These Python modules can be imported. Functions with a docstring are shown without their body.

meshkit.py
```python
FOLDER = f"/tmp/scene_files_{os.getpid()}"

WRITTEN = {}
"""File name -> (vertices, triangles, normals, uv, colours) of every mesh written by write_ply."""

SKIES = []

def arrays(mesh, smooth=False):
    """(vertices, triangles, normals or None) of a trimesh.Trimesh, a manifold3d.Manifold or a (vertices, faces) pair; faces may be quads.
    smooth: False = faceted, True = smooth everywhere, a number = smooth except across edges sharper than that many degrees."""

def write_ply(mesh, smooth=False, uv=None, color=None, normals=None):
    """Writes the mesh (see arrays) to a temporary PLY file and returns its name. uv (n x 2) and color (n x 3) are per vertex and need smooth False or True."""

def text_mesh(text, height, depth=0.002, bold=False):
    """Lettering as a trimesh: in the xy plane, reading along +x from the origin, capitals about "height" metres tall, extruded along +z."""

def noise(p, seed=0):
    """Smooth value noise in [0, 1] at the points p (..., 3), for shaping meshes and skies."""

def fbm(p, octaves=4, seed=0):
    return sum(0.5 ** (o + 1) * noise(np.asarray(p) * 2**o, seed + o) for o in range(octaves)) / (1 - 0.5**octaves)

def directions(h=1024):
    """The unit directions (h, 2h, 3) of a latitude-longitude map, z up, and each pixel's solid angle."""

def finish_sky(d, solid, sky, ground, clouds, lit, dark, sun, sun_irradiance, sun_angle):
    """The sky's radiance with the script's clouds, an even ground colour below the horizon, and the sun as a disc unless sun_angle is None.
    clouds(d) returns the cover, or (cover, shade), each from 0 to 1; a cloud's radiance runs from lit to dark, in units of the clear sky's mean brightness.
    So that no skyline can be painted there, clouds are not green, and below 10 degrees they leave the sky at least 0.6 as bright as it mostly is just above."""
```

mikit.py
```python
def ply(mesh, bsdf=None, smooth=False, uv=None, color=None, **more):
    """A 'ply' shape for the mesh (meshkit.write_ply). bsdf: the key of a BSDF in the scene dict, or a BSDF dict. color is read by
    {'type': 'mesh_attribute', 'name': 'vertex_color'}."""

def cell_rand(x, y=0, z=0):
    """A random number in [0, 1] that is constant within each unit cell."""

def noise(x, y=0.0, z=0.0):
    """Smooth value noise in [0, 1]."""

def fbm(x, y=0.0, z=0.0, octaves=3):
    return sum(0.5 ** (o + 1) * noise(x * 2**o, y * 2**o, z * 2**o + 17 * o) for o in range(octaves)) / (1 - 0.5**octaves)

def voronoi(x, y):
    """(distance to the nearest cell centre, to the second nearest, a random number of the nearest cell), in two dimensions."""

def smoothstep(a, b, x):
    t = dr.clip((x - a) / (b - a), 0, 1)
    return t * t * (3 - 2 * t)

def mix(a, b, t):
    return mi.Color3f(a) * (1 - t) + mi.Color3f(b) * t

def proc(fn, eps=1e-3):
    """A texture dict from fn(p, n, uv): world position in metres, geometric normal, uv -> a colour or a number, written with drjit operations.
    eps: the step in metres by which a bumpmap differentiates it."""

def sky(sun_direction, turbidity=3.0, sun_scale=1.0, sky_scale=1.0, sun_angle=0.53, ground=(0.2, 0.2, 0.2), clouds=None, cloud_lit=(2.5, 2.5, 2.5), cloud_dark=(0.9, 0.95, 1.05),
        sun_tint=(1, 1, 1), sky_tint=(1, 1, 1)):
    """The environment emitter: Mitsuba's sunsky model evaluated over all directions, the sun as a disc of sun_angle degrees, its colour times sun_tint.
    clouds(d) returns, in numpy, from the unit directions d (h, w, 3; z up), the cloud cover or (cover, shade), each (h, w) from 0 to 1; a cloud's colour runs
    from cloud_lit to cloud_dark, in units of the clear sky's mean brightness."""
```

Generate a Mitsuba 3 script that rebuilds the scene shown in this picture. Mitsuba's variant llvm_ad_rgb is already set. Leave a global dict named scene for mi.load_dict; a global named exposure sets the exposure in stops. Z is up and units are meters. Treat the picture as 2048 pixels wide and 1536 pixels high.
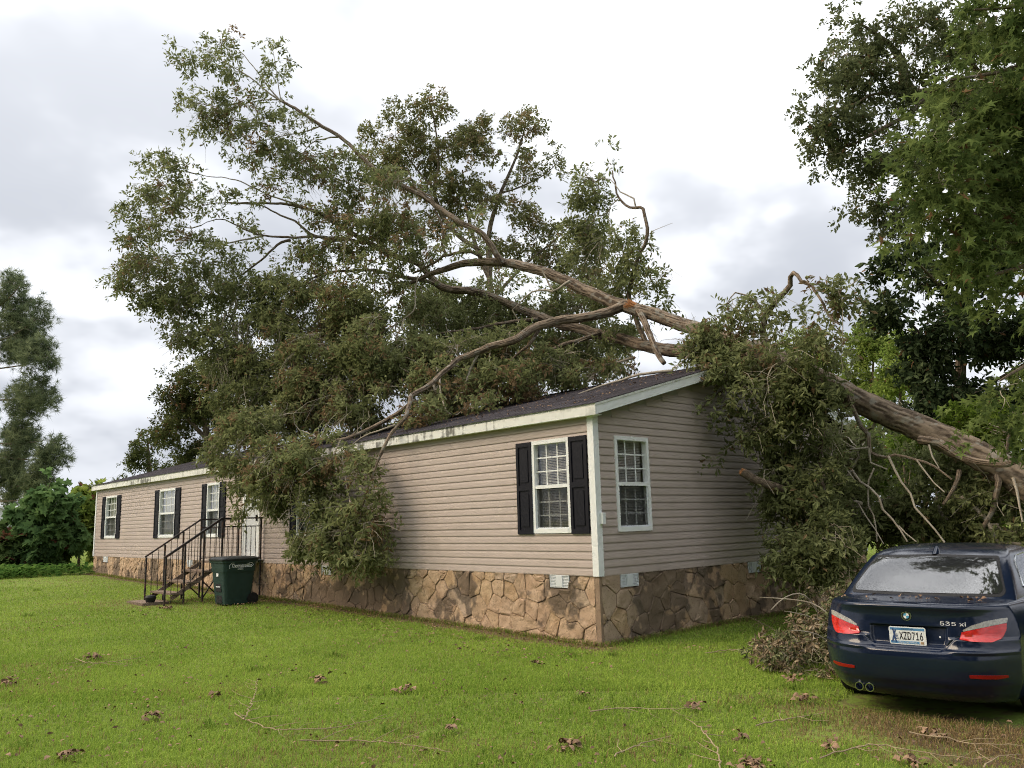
import math
import numpy as np, trimesh, mitsuba as mi, mikit, meshkit
import drjit as dr
from scipy.spatial import cKDTree
from shapely.geometry import Polygon, box as sbox, LineString, MultiPolygon
from shapely.ops import voronoi_diagram, unary_union
from shapely.geometry import MultiPoint

# ------------------------------------------------------------------ camera, light, exposure
T = mi.ScalarTransform4f
scene, labels = {}, {}
scene['camera'] = {'type': 'perspective', 'fov': 64.0946, 'fov_axis': 'x', 'near_clip': 0.05, 'far_clip': 3000.0,
    'to_world': T().look_at(origin=[8.0569, -9.0008, 1.7608], target=[7.33104, -8.33344, 1.92721], up=[0.14048, -0.09293, 0.98571])}


def clouds(d):
    """A broken overcast: a soft grey deck with brighter thin places, drawn out sideways near the horizon."""
    z = np.maximum(d[..., 2], 0.02)
    q = np.stack([d[..., 0] / (z + 0.35), d[..., 1] / (z + 0.35), z * 0], -1)
    a = meshkit.fbm(q * 2.6 + [3.1, 8.4, 0], 6, 11)
    b = meshkit.fbm(q * 6.5 + [7.7, 1.2, 3], 5, 5)
    n = np.tanh((0.60 * a + 0.40 * b - 0.50) / 0.11)          # thin places +1, thick -1

    def lobe(az, el, wide, tall):    # a broad thick or thin place in the deck, by compass and height in degrees
        A = np.degrees(np.arctan2(d[..., 1], d[..., 0])); E = np.degrees(np.arcsin(np.clip(d[..., 2], -1, 1)))
        da = (A - az + 180) % 360 - 180
        return np.exp(-(da / wide) ** 2 - ((E - el) / tall) ** 2)
    thick = 0.54 - 0.46 * n + 0.50 * lobe(158, 28, 26, 16) - 0.45 * lobe(120, 30, 18, 12) - 0.5 * lobe(163, 11, 14, 4) + 0.3 * lobe(160, 5.5, 12, 2.5) + 0.2 * lobe(118, 17, 14, 5)
    thick = 1 / (1 + np.exp(-(thick - 0.5) * 5))
    lum = (1.02 + 2.0 * np.maximum(d[..., 2], 0) ** 1.6) * (1.08 - 0.52 * thick)     # an overcast sky is about three times as bright overhead as at the horizon
    return np.ones_like(a), np.clip((3.5 - lum) / (3.5 - 0.71), 0, 1)


scene['sky'] = mikit.sky((-0.50, -0.60, 0.62), turbidity=4, sun_scale=0.24, sun_angle=38, clouds=clouds,
    cloud_lit=(3.5, 3.5, 3.5), cloud_dark=(0.67, 0.71, 0.79), ground=(0.10, 0.13, 0.05))
exposure = 3.3

# ------------------------------------------------------------------ helpers
rng = np.random.default_rng(20240927)


def key_of(base):
    if base not in scene and base not in labels and not any(k.startswith(base + '__') for k in scene):
        return base
    i = 1
    while f'{base}_{i:03d}' in scene or f'{base}_{i:03d}' in labels:
        i += 1
    return f'{base}_{i:03d}'


COUNT = {}
UP = np.array([0.0, 0.0, 1.0])


def part(parent, name, mesh, m, smooth=False, color=None, uv=None, label=None, kind=None):
    """One shape entry under its parent, numbered when its name is taken."""
    base = f'{parent}__{name}'
    n = COUNT.get(base, 0)
    COUNT[base] = n + 1
    key = base if n == 0 else f'{base}_{n:03d}'
    if hasattr(mesh, 'mesh'):
        mesh = mesh.mesh()
    scene[key] = mikit.ply(mesh, m, smooth=smooth, color=color, uv=uv)
    if label or kind:
        labels[key] = {k: v for k, v in (('label', label), ('kind', kind)) if v}
    return key


def thing(name, label, cat, group=None):
    n = COUNT.get(name, 0)
    COUNT[name] = n + 1
    key = name if n == 0 else f'{name}_{n:03d}'
    labels[key] = {'label': label, 'category': cat}
    if group:
        labels[key]['group'] = group
    return key


def solo(name, mesh, m, label=None, cat=None, group=None, kind=None, **kw):
    n = COUNT.get(name, 0)
    COUNT[name] = n + 1
    key = name if n == 0 else f'{name}_{n:03d}'
    if hasattr(mesh, 'mesh'):
        mesh = mesh.mesh()
    scene[key] = mikit.ply(mesh, m, **kw)
    labels[key] = {k: v for k, v in (('label', label), ('category', cat), ('group', group), ('kind', kind)) if v}
    return key


class MB:
    """Collects quads and triangles into one mesh."""

    def __init__(s):
        s.v, s.f, s.n = [], [], 0

    def add(s, v, f):
        v = np.asarray(v, float); f = np.asarray(f, int)
        if f.shape[1] == 4:
            f = np.vstack([f[:, [0, 1, 2]], f[:, [0, 2, 3]]])
        s.v.append(v); s.f.append(f + s.n); s.n += len(v)
        return s

    def tm(s, m):
        return s.add(m.vertices, m.faces)

    def box(s, x0, x1, y0, y1, z0, z1):
        v = [(x, y, z) for z in (z0, z1) for y in (y0, y1) for x in (x0, x1)]
        return s.add(v, [(0, 2, 3, 1), (4, 5, 7, 6), (0, 1, 5, 4), (2, 6, 7, 3), (0, 4, 6, 2), (1, 3, 7, 5)])

    def bar(s, a, b, w, h=None, up=(0, 0, 1)):
        """A square bar from a to b."""
        a, b = np.asarray(a, float), np.asarray(b, float)
        t = (b - a) / np.linalg.norm(b - a)
        u = np.cross(t, up)
        if np.linalg.norm(u) < 1e-6:
            u = np.cross(t, (1, 0, 0))
        u /= np.linalg.norm(u); w2 = np.cross(u, t)
        h = h or w
        c = [(-w / 2, -h / 2), (w / 2, -h / 2), (w / 2, h / 2), (-w / 2, h / 2)]
        v = [p + u * i + w2 * j for p in (a, b) for i, j in c]
        return s.add(v, [(0, 3, 2, 1), (4, 5, 6, 7), (0, 1, 5, 4), (1, 2, 6, 5), (2, 3, 7, 6), (3, 0, 4, 7)])

    def tube(s, pts, rad, sides=6, cap=True):
        v, f, _ = tube(pts, rad, sides, cap)
        return s.add(v, f)

    def mesh(s):
        return trimesh.Trimesh(np.vstack(s.v), np.vstack(s.f), process=False)

    def place(s, x, y, z, deg=0):
        m = s.mesh()
        c, n = math.cos(math.radians(deg)), math.sin(math.radians(deg))
        v = m.vertices @ np.array([[c, n, 0], [-n, c, 0], [0, 0, 1]]) + [x, y, z]
        return trimesh.Trimesh(v, m.faces, process=False)


def tube(pts, rad, sides=6, cap=True, rough=0.0, seed=0):
    p = np.asarray(pts, float)
    r = np.broadcast_to(np.asarray(rad, float), (len(p),))
    t = np.gradient(p, axis=0)
    t /= np.linalg.norm(t, axis=1, keepdims=True) + 1e-12
    a = np.zeros_like(p)
    ref = np.array([0, 0, 1.0]) if abs(t[0, 2]) < 0.9 else np.array([1.0, 0, 0])
    for i in range(len(p)):
        ref = ref - t[i] * (ref @ t[i]); ref /= np.linalg.norm(ref) + 1e-12
        a[i] = ref
    b = np.cross(t, a)
    ang = np.arange(sides) * 2 * np.pi / sides
    ring = np.cos(ang)[None, :, None] * a[:, None] + np.sin(ang)[None, :, None] * b[:, None]
    rr = np.repeat(r[:, None], sides, 1)
    if rough:
        q = p[:, None] + ring * rr[..., None]
        rr = rr * (1 + rough * 2 * (meshkit.fbm(q * 5.0, 3, seed) - 0.5))
    v = (p[:, None] + ring * rr[..., None]).reshape(-1, 3)
    i, j = np.meshgrid(np.arange(len(p) - 1), np.arange(sides), indexing='ij')
    q = np.stack([i * sides + j, i * sides + (j + 1) % sides, (i + 1) * sides + (j + 1) % sides, (i + 1) * sides + j], -1).reshape(-1, 4)
    f = np.vstack([q[:, [0, 1, 2]], q[:, [0, 2, 3]]])
    L = np.concatenate([[0], np.cumsum(np.linalg.norm(np.diff(p, axis=0), axis=1))])
    uv = np.stack(np.broadcast_arrays(ang[None, :] / (2 * np.pi), L[:, None]), -1).reshape(-1, 2)
    if cap:
        n = len(v)
        v = np.vstack([v, p[:1], p[-1:]])
        k = np.arange(sides)
        f = np.vstack([f, np.stack([(k + 1) % sides, k, k * 0 + n], 1), np.stack([(len(p) - 1) * sides + k, (len(p) - 1) * sides + (k + 1) % sides, k * 0 + n + 1], 1)])
        uv = np.vstack([uv, [[0, 0]], [[0, L[-1]]]])
    return v, f, uv


def resample(pts, step):
    """A smooth curve through the points (x, y, z, r), sampled every step metres."""
    p = np.asarray(pts, float)
    s = np.concatenate([[0], np.cumsum(np.linalg.norm(np.diff(p[:, :3], axis=0), axis=1))])
    n = max(3, int(s[-1] / step) + 1)
    q = np.linspace(0, s[-1], n)
    from scipy.interpolate import PchipInterpolator
    return PchipInterpolator(s, p)(q) if len(p) > 2 else np.stack([np.interp(q, s, p[:, k]) for k in range(4)], 1)


def extrude(poly, h):
    return trimesh.creation.extrude_polygon(poly, h, engine='earcut')


def on_wall_y(m, y):   # a mesh drawn in (x, z) with thickness, set up facing -y with its front at y
    v = np.stack([m.vertices[:, 0], y - m.vertices[:, 2], m.vertices[:, 1]], 1)
    return trimesh.Trimesh(v, m.faces, process=False)


def on_wall_x(m, x):   # a mesh drawn in (y, z), facing +x with its back at x
    v = np.stack([x + m.vertices[:, 2], m.vertices[:, 0], m.vertices[:, 1]], 1)
    return trimesh.Trimesh(v, m.faces, process=False)


def gz(x, y):
    """Height of the ground."""
    x, y = np.asarray(x, float), np.asarray(y, float)
    rise = 0.0146 * np.clip(-x, 0, 30) - 0.06 * np.clip((x - 1.5) / 3, 0, 1)
    p = np.stack([x, y, x * 0], -1)
    return rise + 0.05 * (meshkit.fbm(p * 0.35, 2, 3) - 0.5) * np.clip((np.hypot(x - 8, y + 9) - 3) / 20, 0, 1)


# ------------------------------------------------------------------ materials
def rgb(*c):
    return {'type': 'rgb', 'value': list(c)}


def paint(name, color, rough=0.5, spec=0.5, two=True, **kw):
    b = {'type': 'principled', 'base_color': color if isinstance(color, dict) else rgb(*color), 'roughness': rough, 'specular': spec, **kw}
    scene[name] = {'type': 'twosided', 'bsdf': b} if two else b
    return name


VC = {'type': 'mesh_attribute', 'name': 'vertex_color'}
f_, n_, ss_, mix_ = mikit.fbm, mikit.noise, mikit.smoothstep, mikit.mix


def siding_color(p, n, uv):
    g = f_(p.x * 2.2 + p.y * 2.2, p.z * 40, 0, 3)
    s = f_(p.x * 0.8 + p.y * 0.8, p.z * 0.9, 4, 3)
    d = ss_(0.55, 0.8, f_(p.x * 5, p.y * 5, p.z * 3, 3)) * 0.25
    return mix_(mix_((0.358, 0.298, 0.268), (0.408, 0.345, 0.312), g), (0.30, 0.252, 0.224), s * 0.45 + d)


def fascia_color(p, n, uv):
    # mildew on the white boards: blotches and runs, thicker along some stretches of the eave
    a = p.x + p.y
    run = f_(a * 16, p.z * 2.5, 1, 3)
    blot = f_(a * 3.2, p.z * 9, 7, 4)
    where = 0.35 + 0.65 * ss_(0.42, 0.62, n_(p.x * 0.33 + 2.3, 0.5, 0.0))
    m = ss_(0.46, 0.66, 0.5 * run + 0.5 * blot) * where
    return mix_((0.62, 0.63, 0.60), (0.09, 0.09, 0.078), m * 0.9)


def stone_fn(c0, c1, seed):
    def fn(p, n, uv):
        a = p.x + p.y * 0.97
        t = f_(a * 6 + seed, p.z * 6, seed, 4)
        grit = f_(a * 60, p.z * 60, p.y * 60, 2)
        col = mix_(c0, c1, ss_(0.25, 0.75, t))
        col = mix_(col, (0.10, 0.07, 0.05), ss_(0.6, 0.8, grit) * 0.5)
        st = f_(a * 1.7 + 1.3, p.z * 1.4, 2.0, 4)              # black mildew and damp soil splashed up the skirting
        edge = f_(a * 9, p.z * 9, 5.0, 3)
        there = dr.exp(-dr.square((p.x + 6.6) / 3.3)) * 0.16 * ss_(1.0, 0.3, p.z) + 0.05 * ss_(-15.0, -17.0, p.x) * ss_(0.75, 0.55, p.z)
        m = ss_(0.505, 0.60, st * 0.75 + edge * 0.25 + there)
        return mix_(col, (0.058, 0.048, 0.040), m * 0.72)
    return fn


def stone_bump(p, n, uv):
    a = p.x + p.y * 0.97
    return f_(a * 9, p.z * 11, p.y * 3, 4) + 0.12 * f_(a * 55, p.z * 55, 2, 2)


def wood_dark(p, n, uv):
    return mix_((0.105, 0.075, 0.056), (0.20, 0.150, 0.115), f_(p.x * 30, p.y * 6, p.z * 30, 3))


def rust_metal(p, n, uv):
    return mix_((0.020, 0.015, 0.015), (0.075, 0.036, 0.024), ss_(0.5, 0.72, f_(p.x * 14, p.y * 14, p.z * 9, 3)))


def bark_color(p, n, uv):
    g = n_(uv.x * 34 + 1.5 * n_(uv.y * 2.0, 3, 1), uv.y * 5.0, 0) * 0.6 + f_(p.x * 24, p.y * 24, p.z * 24, 3) * 0.4
    c = mix_((0.060, 0.045, 0.033), (0.235, 0.185, 0.138), ss_(0.25, 0.7, g))
    l = ss_(0.58, 0.68, f_(p.x * 9 + 3, p.y * 9, p.z * 9, 4))
    return mix_(c, (0.27, 0.27, 0.235), l * 0.45)


def bark_bump(p, n, uv):
    return n_(uv.x * 34 + 1.5 * n_(uv.y * 2.0, 3, 1), uv.y * 5.0, 0) * 0.8 + 0.2 * f_(p.x * 40, p.y * 40, p.z * 40, 2)


def twig_color(p, n, uv):
    return mix_((0.20, 0.165, 0.125), (0.42, 0.385, 0.315), f_(p.x * 7, p.y * 7, p.z * 7, 3))


def soil_color(p, n, uv):
    a = f_(p.x * 0.9, p.y * 0.9, 0, 4)
    b = f_(p.x * 14, p.y * 14, 3, 3)
    c = mix_((0.075, 0.115, 0.020), (0.125, 0.165, 0.035), a)
    c = mix_(c, (0.085, 0.062, 0.036), ss_(0.45, 0.7, b) * 0.6)
    # bare trampled dirt behind the car and along the skirting
    r = dr.sqrt(dr.square((p.x - 5.9) / 1.3) + dr.square((p.y + 1.6) / 0.75)) + (f_(p.x * 3, p.y * 3, 1, 3) - 0.5) * 1.1
    c = mix_(c, (0.075, 0.052, 0.035), 1 - ss_(0.7, 1.05, r))
    w = dr.abs(p.y + 0.12) + (f_(p.x * 2, p.y * 2, 9, 3) - 0.5) * 0.35
    return mix_(c, (0.085, 0.060, 0.040), (1 - ss_(0.1, 0.3, w)) * ss_(-25.0, -24.0, p.x) * (1 - ss_(0.0, 0.6, p.x)))


paint('mat_siding', mikit.proc(siding_color), 0.5, 0.35)
paint('mat_white', (0.66, 0.68, 0.68), 0.4, 0.5)
paint('mat_fascia', mikit.proc(fascia_color), 0.6, 0.3)
paint('mat_shutter', (0.004, 0.0045, 0.0095), 0.6, 0.2)
paint('mat_blind', (0.33, 0.33, 0.31), 0.5, 0.4)
scene['mat_screen'] = {'type': 'mask', 'opacity': 0.45, 'bsdf': {'type': 'twosided', 'bsdf': {'type': 'diffuse', 'reflectance': rgb(0.035, 0.038, 0.038)}}}   # woven insect screen, a little under half wire
paint('mat_shade', (0.27, 0.28, 0.235), 0.6, 0.2)
paint('mat_dark', (0.012, 0.012, 0.013), 0.6, 0.3)
paint('mat_room', (0.30, 0.28, 0.25), 0.9, 0.1)
paint('mat_shingle', mikit.proc(lambda p, n, uv: mix_((0.026, 0.024, 0.029), (0.060, 0.056, 0.064), 0.5 * mikit.cell_rand(dr.floor(p.x / 0.32 + 0.5 * dr.floor(p.y / 0.13)), dr.floor(p.y / 0.13), 1) + 0.5 * f_(p.x * 50, p.y * 50, 0, 2))), 0.95, 0.15)
paint('mat_vent', (0.52, 0.55, 0.57), 0.55, 0.3)
STONES = [paint('mat_stone_tan', mikit.proc(stone_fn((0.43, 0.310, 0.215), (0.35, 0.240, 0.160), 1.0)), 0.9, 0.2),
    paint('mat_stone_ochre', mikit.proc(stone_fn((0.43, 0.310, 0.200), (0.34, 0.230, 0.140), 3.0)), 0.9, 0.2),
    paint('mat_stone_grey', mikit.proc(stone_fn((0.37, 0.280, 0.205), (0.30, 0.222, 0.160), 5.0)), 0.9, 0.2),
    paint('mat_stone_pink', mikit.proc(stone_fn((0.42, 0.305, 0.205), (0.35, 0.245, 0.160), 7.0)), 0.9, 0.2)]
for nm in STONES:
    b = scene[nm]['bsdf']
    scene[nm] = {'type': 'twosided', 'bsdf': {'type': 'bumpmap', 'scale': 0.030, 'tex': mikit.proc(stone_bump, 0.004), 'bsdf': b}}
paint('mat_mortar', mikit.proc(stone_fn((0.27, 0.195, 0.140), (0.21, 0.150, 0.105), 9.0)), 0.95, 0.1)
paint('mat_wood', mikit.proc(wood_dark), 0.85, 0.2)
paint('mat_rail', mikit.proc(rust_metal), 0.55, 0.4)
scene['mat_bark'] = {'type': 'twosided', 'bsdf': {'type': 'bumpmap', 'scale': 0.022, 'tex': mikit.proc(bark_bump, 0.004), 'bsdf': {'type': 'principled', 'base_color': mikit.proc(bark_color), 'roughness': 0.95, 'specular': 0.1}}}
paint('mat_twig', mikit.proc(twig_color), 0.9, 0.2)
paint('mat_lawn_twig', mikit.proc(lambda p, n, uv: mix_((0.17, 0.125, 0.08), (0.34, 0.27, 0.17), f_(p.x * 9, p.y * 9, p.z * 9, 3))), 0.9, 0.2)
paint('mat_torn_wood', mikit.proc(lambda p, n, uv: mix_((0.30, 0.115, 0.045), (0.52, 0.27, 0.12), f_(p.x * 40, p.y * 12, p.z * 40, 3))), 0.85, 0.2)
for nm, ro, tr in (('mat_leaf', 0.42, 1.0), ('mat_leaf_gloss', 0.34, 0.4), ('mat_grass', 0.6, 0.8)):
    scene[nm] = {'type': 'principledthin', 'base_color': VC, 'roughness': ro, 'diff_trans': tr, 'eta': 1.4}
paint('mat_litter', VC, 0.85, 0.2)
paint('mat_soil', mikit.proc(soil_color), 1.0, 0.1)
scene['mat_pane'] = {'type': 'thindielectric', 'int_ior': 1.5}
# ------------------------------------------------------------------ the house
L, W, Z0, ZT, RISE = 23.965, 8.5, 0.97, 3.30, 0.274
EY, EX, FZ0, FZ1 = 0.15, 0.20, 3.27, 3.44
house = thing('mobile_home', 'long beige vinyl-sided mobile home with dark shutters under a fallen tree', 'house')
wins = [(-1.285, -0.48, True, (-1.64, -1.29), (-0.47, -0.11)), (-8.98, -8.15, True, (-9.28, -8.99), (-8.14, -7.79)), (-14.03, -13.22, True, (-14.36, -14.04), (-13.20, -12.83)),
    (-17.60, -16.33, True, (-17.98, -17.61), (-16.32, -15.93)), (-22.80, -21.60, True, (-23.18, -22.81), (-21.58, -21.20))]
WZ0, WZ1 = 1.59, 3.00
DX0, DX1, DZ1 = -11.78, -10.83, 3.0
EXPO = (ZT - Z0) / 20


def course(mb, spans, z0, h, to3, top=None):
    """One clapboard course over the spans (a, b, lo, hi); its profile bellies out to a lip at the bottom."""
    prof = [(-0.03, 0.006), (-0.09, 0.0175), (0.02, 0.0195), (0.55, 0.0140), (0.80, 0.0070), (1.0, -0.001)]
    for a, b, lo, hi in spans:
        z, d = zip(*[(z0 + t * h, e) for t, e in prof[1:]])
        if lo <= z0 + 1e-6:      # a whole lip, hung over the course below
            lo = z[0]
        keep = [(q, np.interp(q, z, d)) for q in sorted({lo, hi, *[q for q in z if lo < q < hi]})]
        if lo == z[0]:
            keep = [(z0 + prof[0][0] * h, prof[0][1])] + keep
        v, f = [], []
        for s in (a, b):
            v += [to3(s, q, e) for q, e in keep]
        n = len(keep)
        f = [(i, n + i, n + i + 1, i + 1) for i in range(n - 1)]
        mb.add(v, f)


def cut(a, b, z0, z1, holes):
    """The rectangle (a..b, z0..z1) less the holes, as spans."""
    g = sbox(a, z0, b, z1)
    for h in holes:
        g = g.difference(sbox(*h))
    xs = sorted({a, b, *[q for h in holes for q in (h[0], h[2]) if a < q < b]})
    out = []
    for p, q in zip(xs[:-1], xs[1:]):
        s = g.intersection(sbox(p + 1e-6, z0 - 1, q - 1e-6, z1 + 1))
        for c in getattr(s, 'geoms', [s]):
            if c.area > 1e-6:
                out.append((p, q, c.bounds[1], c.bounds[3]))
    merged = []
    for s in out:
        if merged and abs(merged[-1][1] - s[0]) < 1e-6 and abs(merged[-1][2] - s[2]) < 1e-6 and abs(merged[-1][3] - s[3]) < 1e-6:
            merged[-1] = (merged[-1][0], s[1], s[2], s[3])
        else:
            merged.append(s)
    return merged


def runs(spans):
    """The spans that touch end to end, together: one board each."""
    out = []
    for s in spans:
        if out and abs(out[-1][-1][1] - s[0]) < 1e-6:
            out[-1].append(s)
        else:
            out.append([s])
    return out


front_holes = [(w[0], WZ0, w[1], WZ1) for w in wins] + [(DX0, Z0, DX1, DZ1)]
GW = (0.45, 1.60, 1.245, 3.0)
wall = f'{house}__wall'
scene[wall] = mikit.ply(on_wall_y(extrude(sbox(-L, Z0, 0, ZT).difference(unary_union([sbox(*h) for h in front_holes])), 0.1), 0.1), 'mat_room')
COUNT[wall] = 1
gable_poly = Polygon([(0.1, Z0), (W, Z0), (W, ZT), (W / 2, ZT + RISE * W / 2), (0.1, ZT + RISE * 0.1)])
gwall = f'{house}__wall_001'
scene[gwall] = mikit.ply(on_wall_x(extrude(gable_poly.difference(sbox(*GW)), 0.1), -0.1), 'mat_room')
bw = MB().box(-L, -0.1, W - 0.1, W, 0.0, ZT)
part(house, 'back_wall', bw, 'mat_siding')
part(house, 'end_wall', on_wall_x(extrude(Polygon([(0, 0), (W, 0), (W, ZT), (W / 2, ZT + RISE * W / 2), (0, ZT)]), 0.08), -L), 'mat_siding')
part(house, 'floor', MB().box(-L + 0.1, -0.1, 0.1, W - 0.1, Z0 - 0.08, Z0 + 0.02), 'mat_room')
part(house, 'ceiling', MB().box(-L + 0.1, -0.1, 0.1, W - 0.1, 3.18, 3.22), 'mat_room')
part(house, 'partition', MB().box(-L + 0.1, -0.1, 3.0, 3.05, Z0 + 0.02, 3.18), 'mat_room')

# lay the siding courses; every second course is lapped where two lengths meet
joints = np.random.default_rng(5)
for i in range(20):
    z0 = Z0 + i * EXPO
    cuts = [-L, *sorted(-L + L * (k + joints.uniform(0.2, 0.8)) / 5 for k in range(5)), 0]
    for a, b in zip(cuts[:-1], cuts[1:]):
        o = joints.uniform(0, 0.0025)
        for run in runs(cut(a, b, z0, z0 + EXPO, front_holes)):
            mb = MB()
            course(mb, run, z0, EXPO, lambda s, q, e: (s, -e - o, q))
            part(wall, 'siding_board', mb, 'mat_siding')
i = 0
while Z0 + i * EXPO < ZT + RISE * W / 2 - 0.1:
    z0 = Z0 + i * EXPO
    mid = min(max((z0 + EXPO - ZT) / RISE, 0), W / 2)
    lo = max(mid - 0.0, 0.0)
    for run in runs(cut(lo, W - lo, z0, z0 + EXPO, [GW])):
        mb = MB()
        course(mb, run, z0, EXPO, lambda s, q, e: (e, s, q))
        part(gwall, 'siding_board', mb, 'mat_siding')
    i += 1
# corner posts
for x, y in ((0, 0), (-L, 0), (0, W)):
    sx, sy = (1 if x == 0 else -1), (-1 if y == 0 else 1)
    mb = MB()
    mb.box(*sorted((x - sx * 0.085, x + sx * 0.032)), *sorted((y, y + sy * 0.032)), Z0 - 0.012, FZ0 + 0.05)
    mb.box(*sorted((x, x + sx * 0.032)), *sorted((y, y - sy * 0.085)), Z0 - 0.012, FZ0 + 0.05)
    part(house, 'corner_post', mb, 'mat_white')


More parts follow.
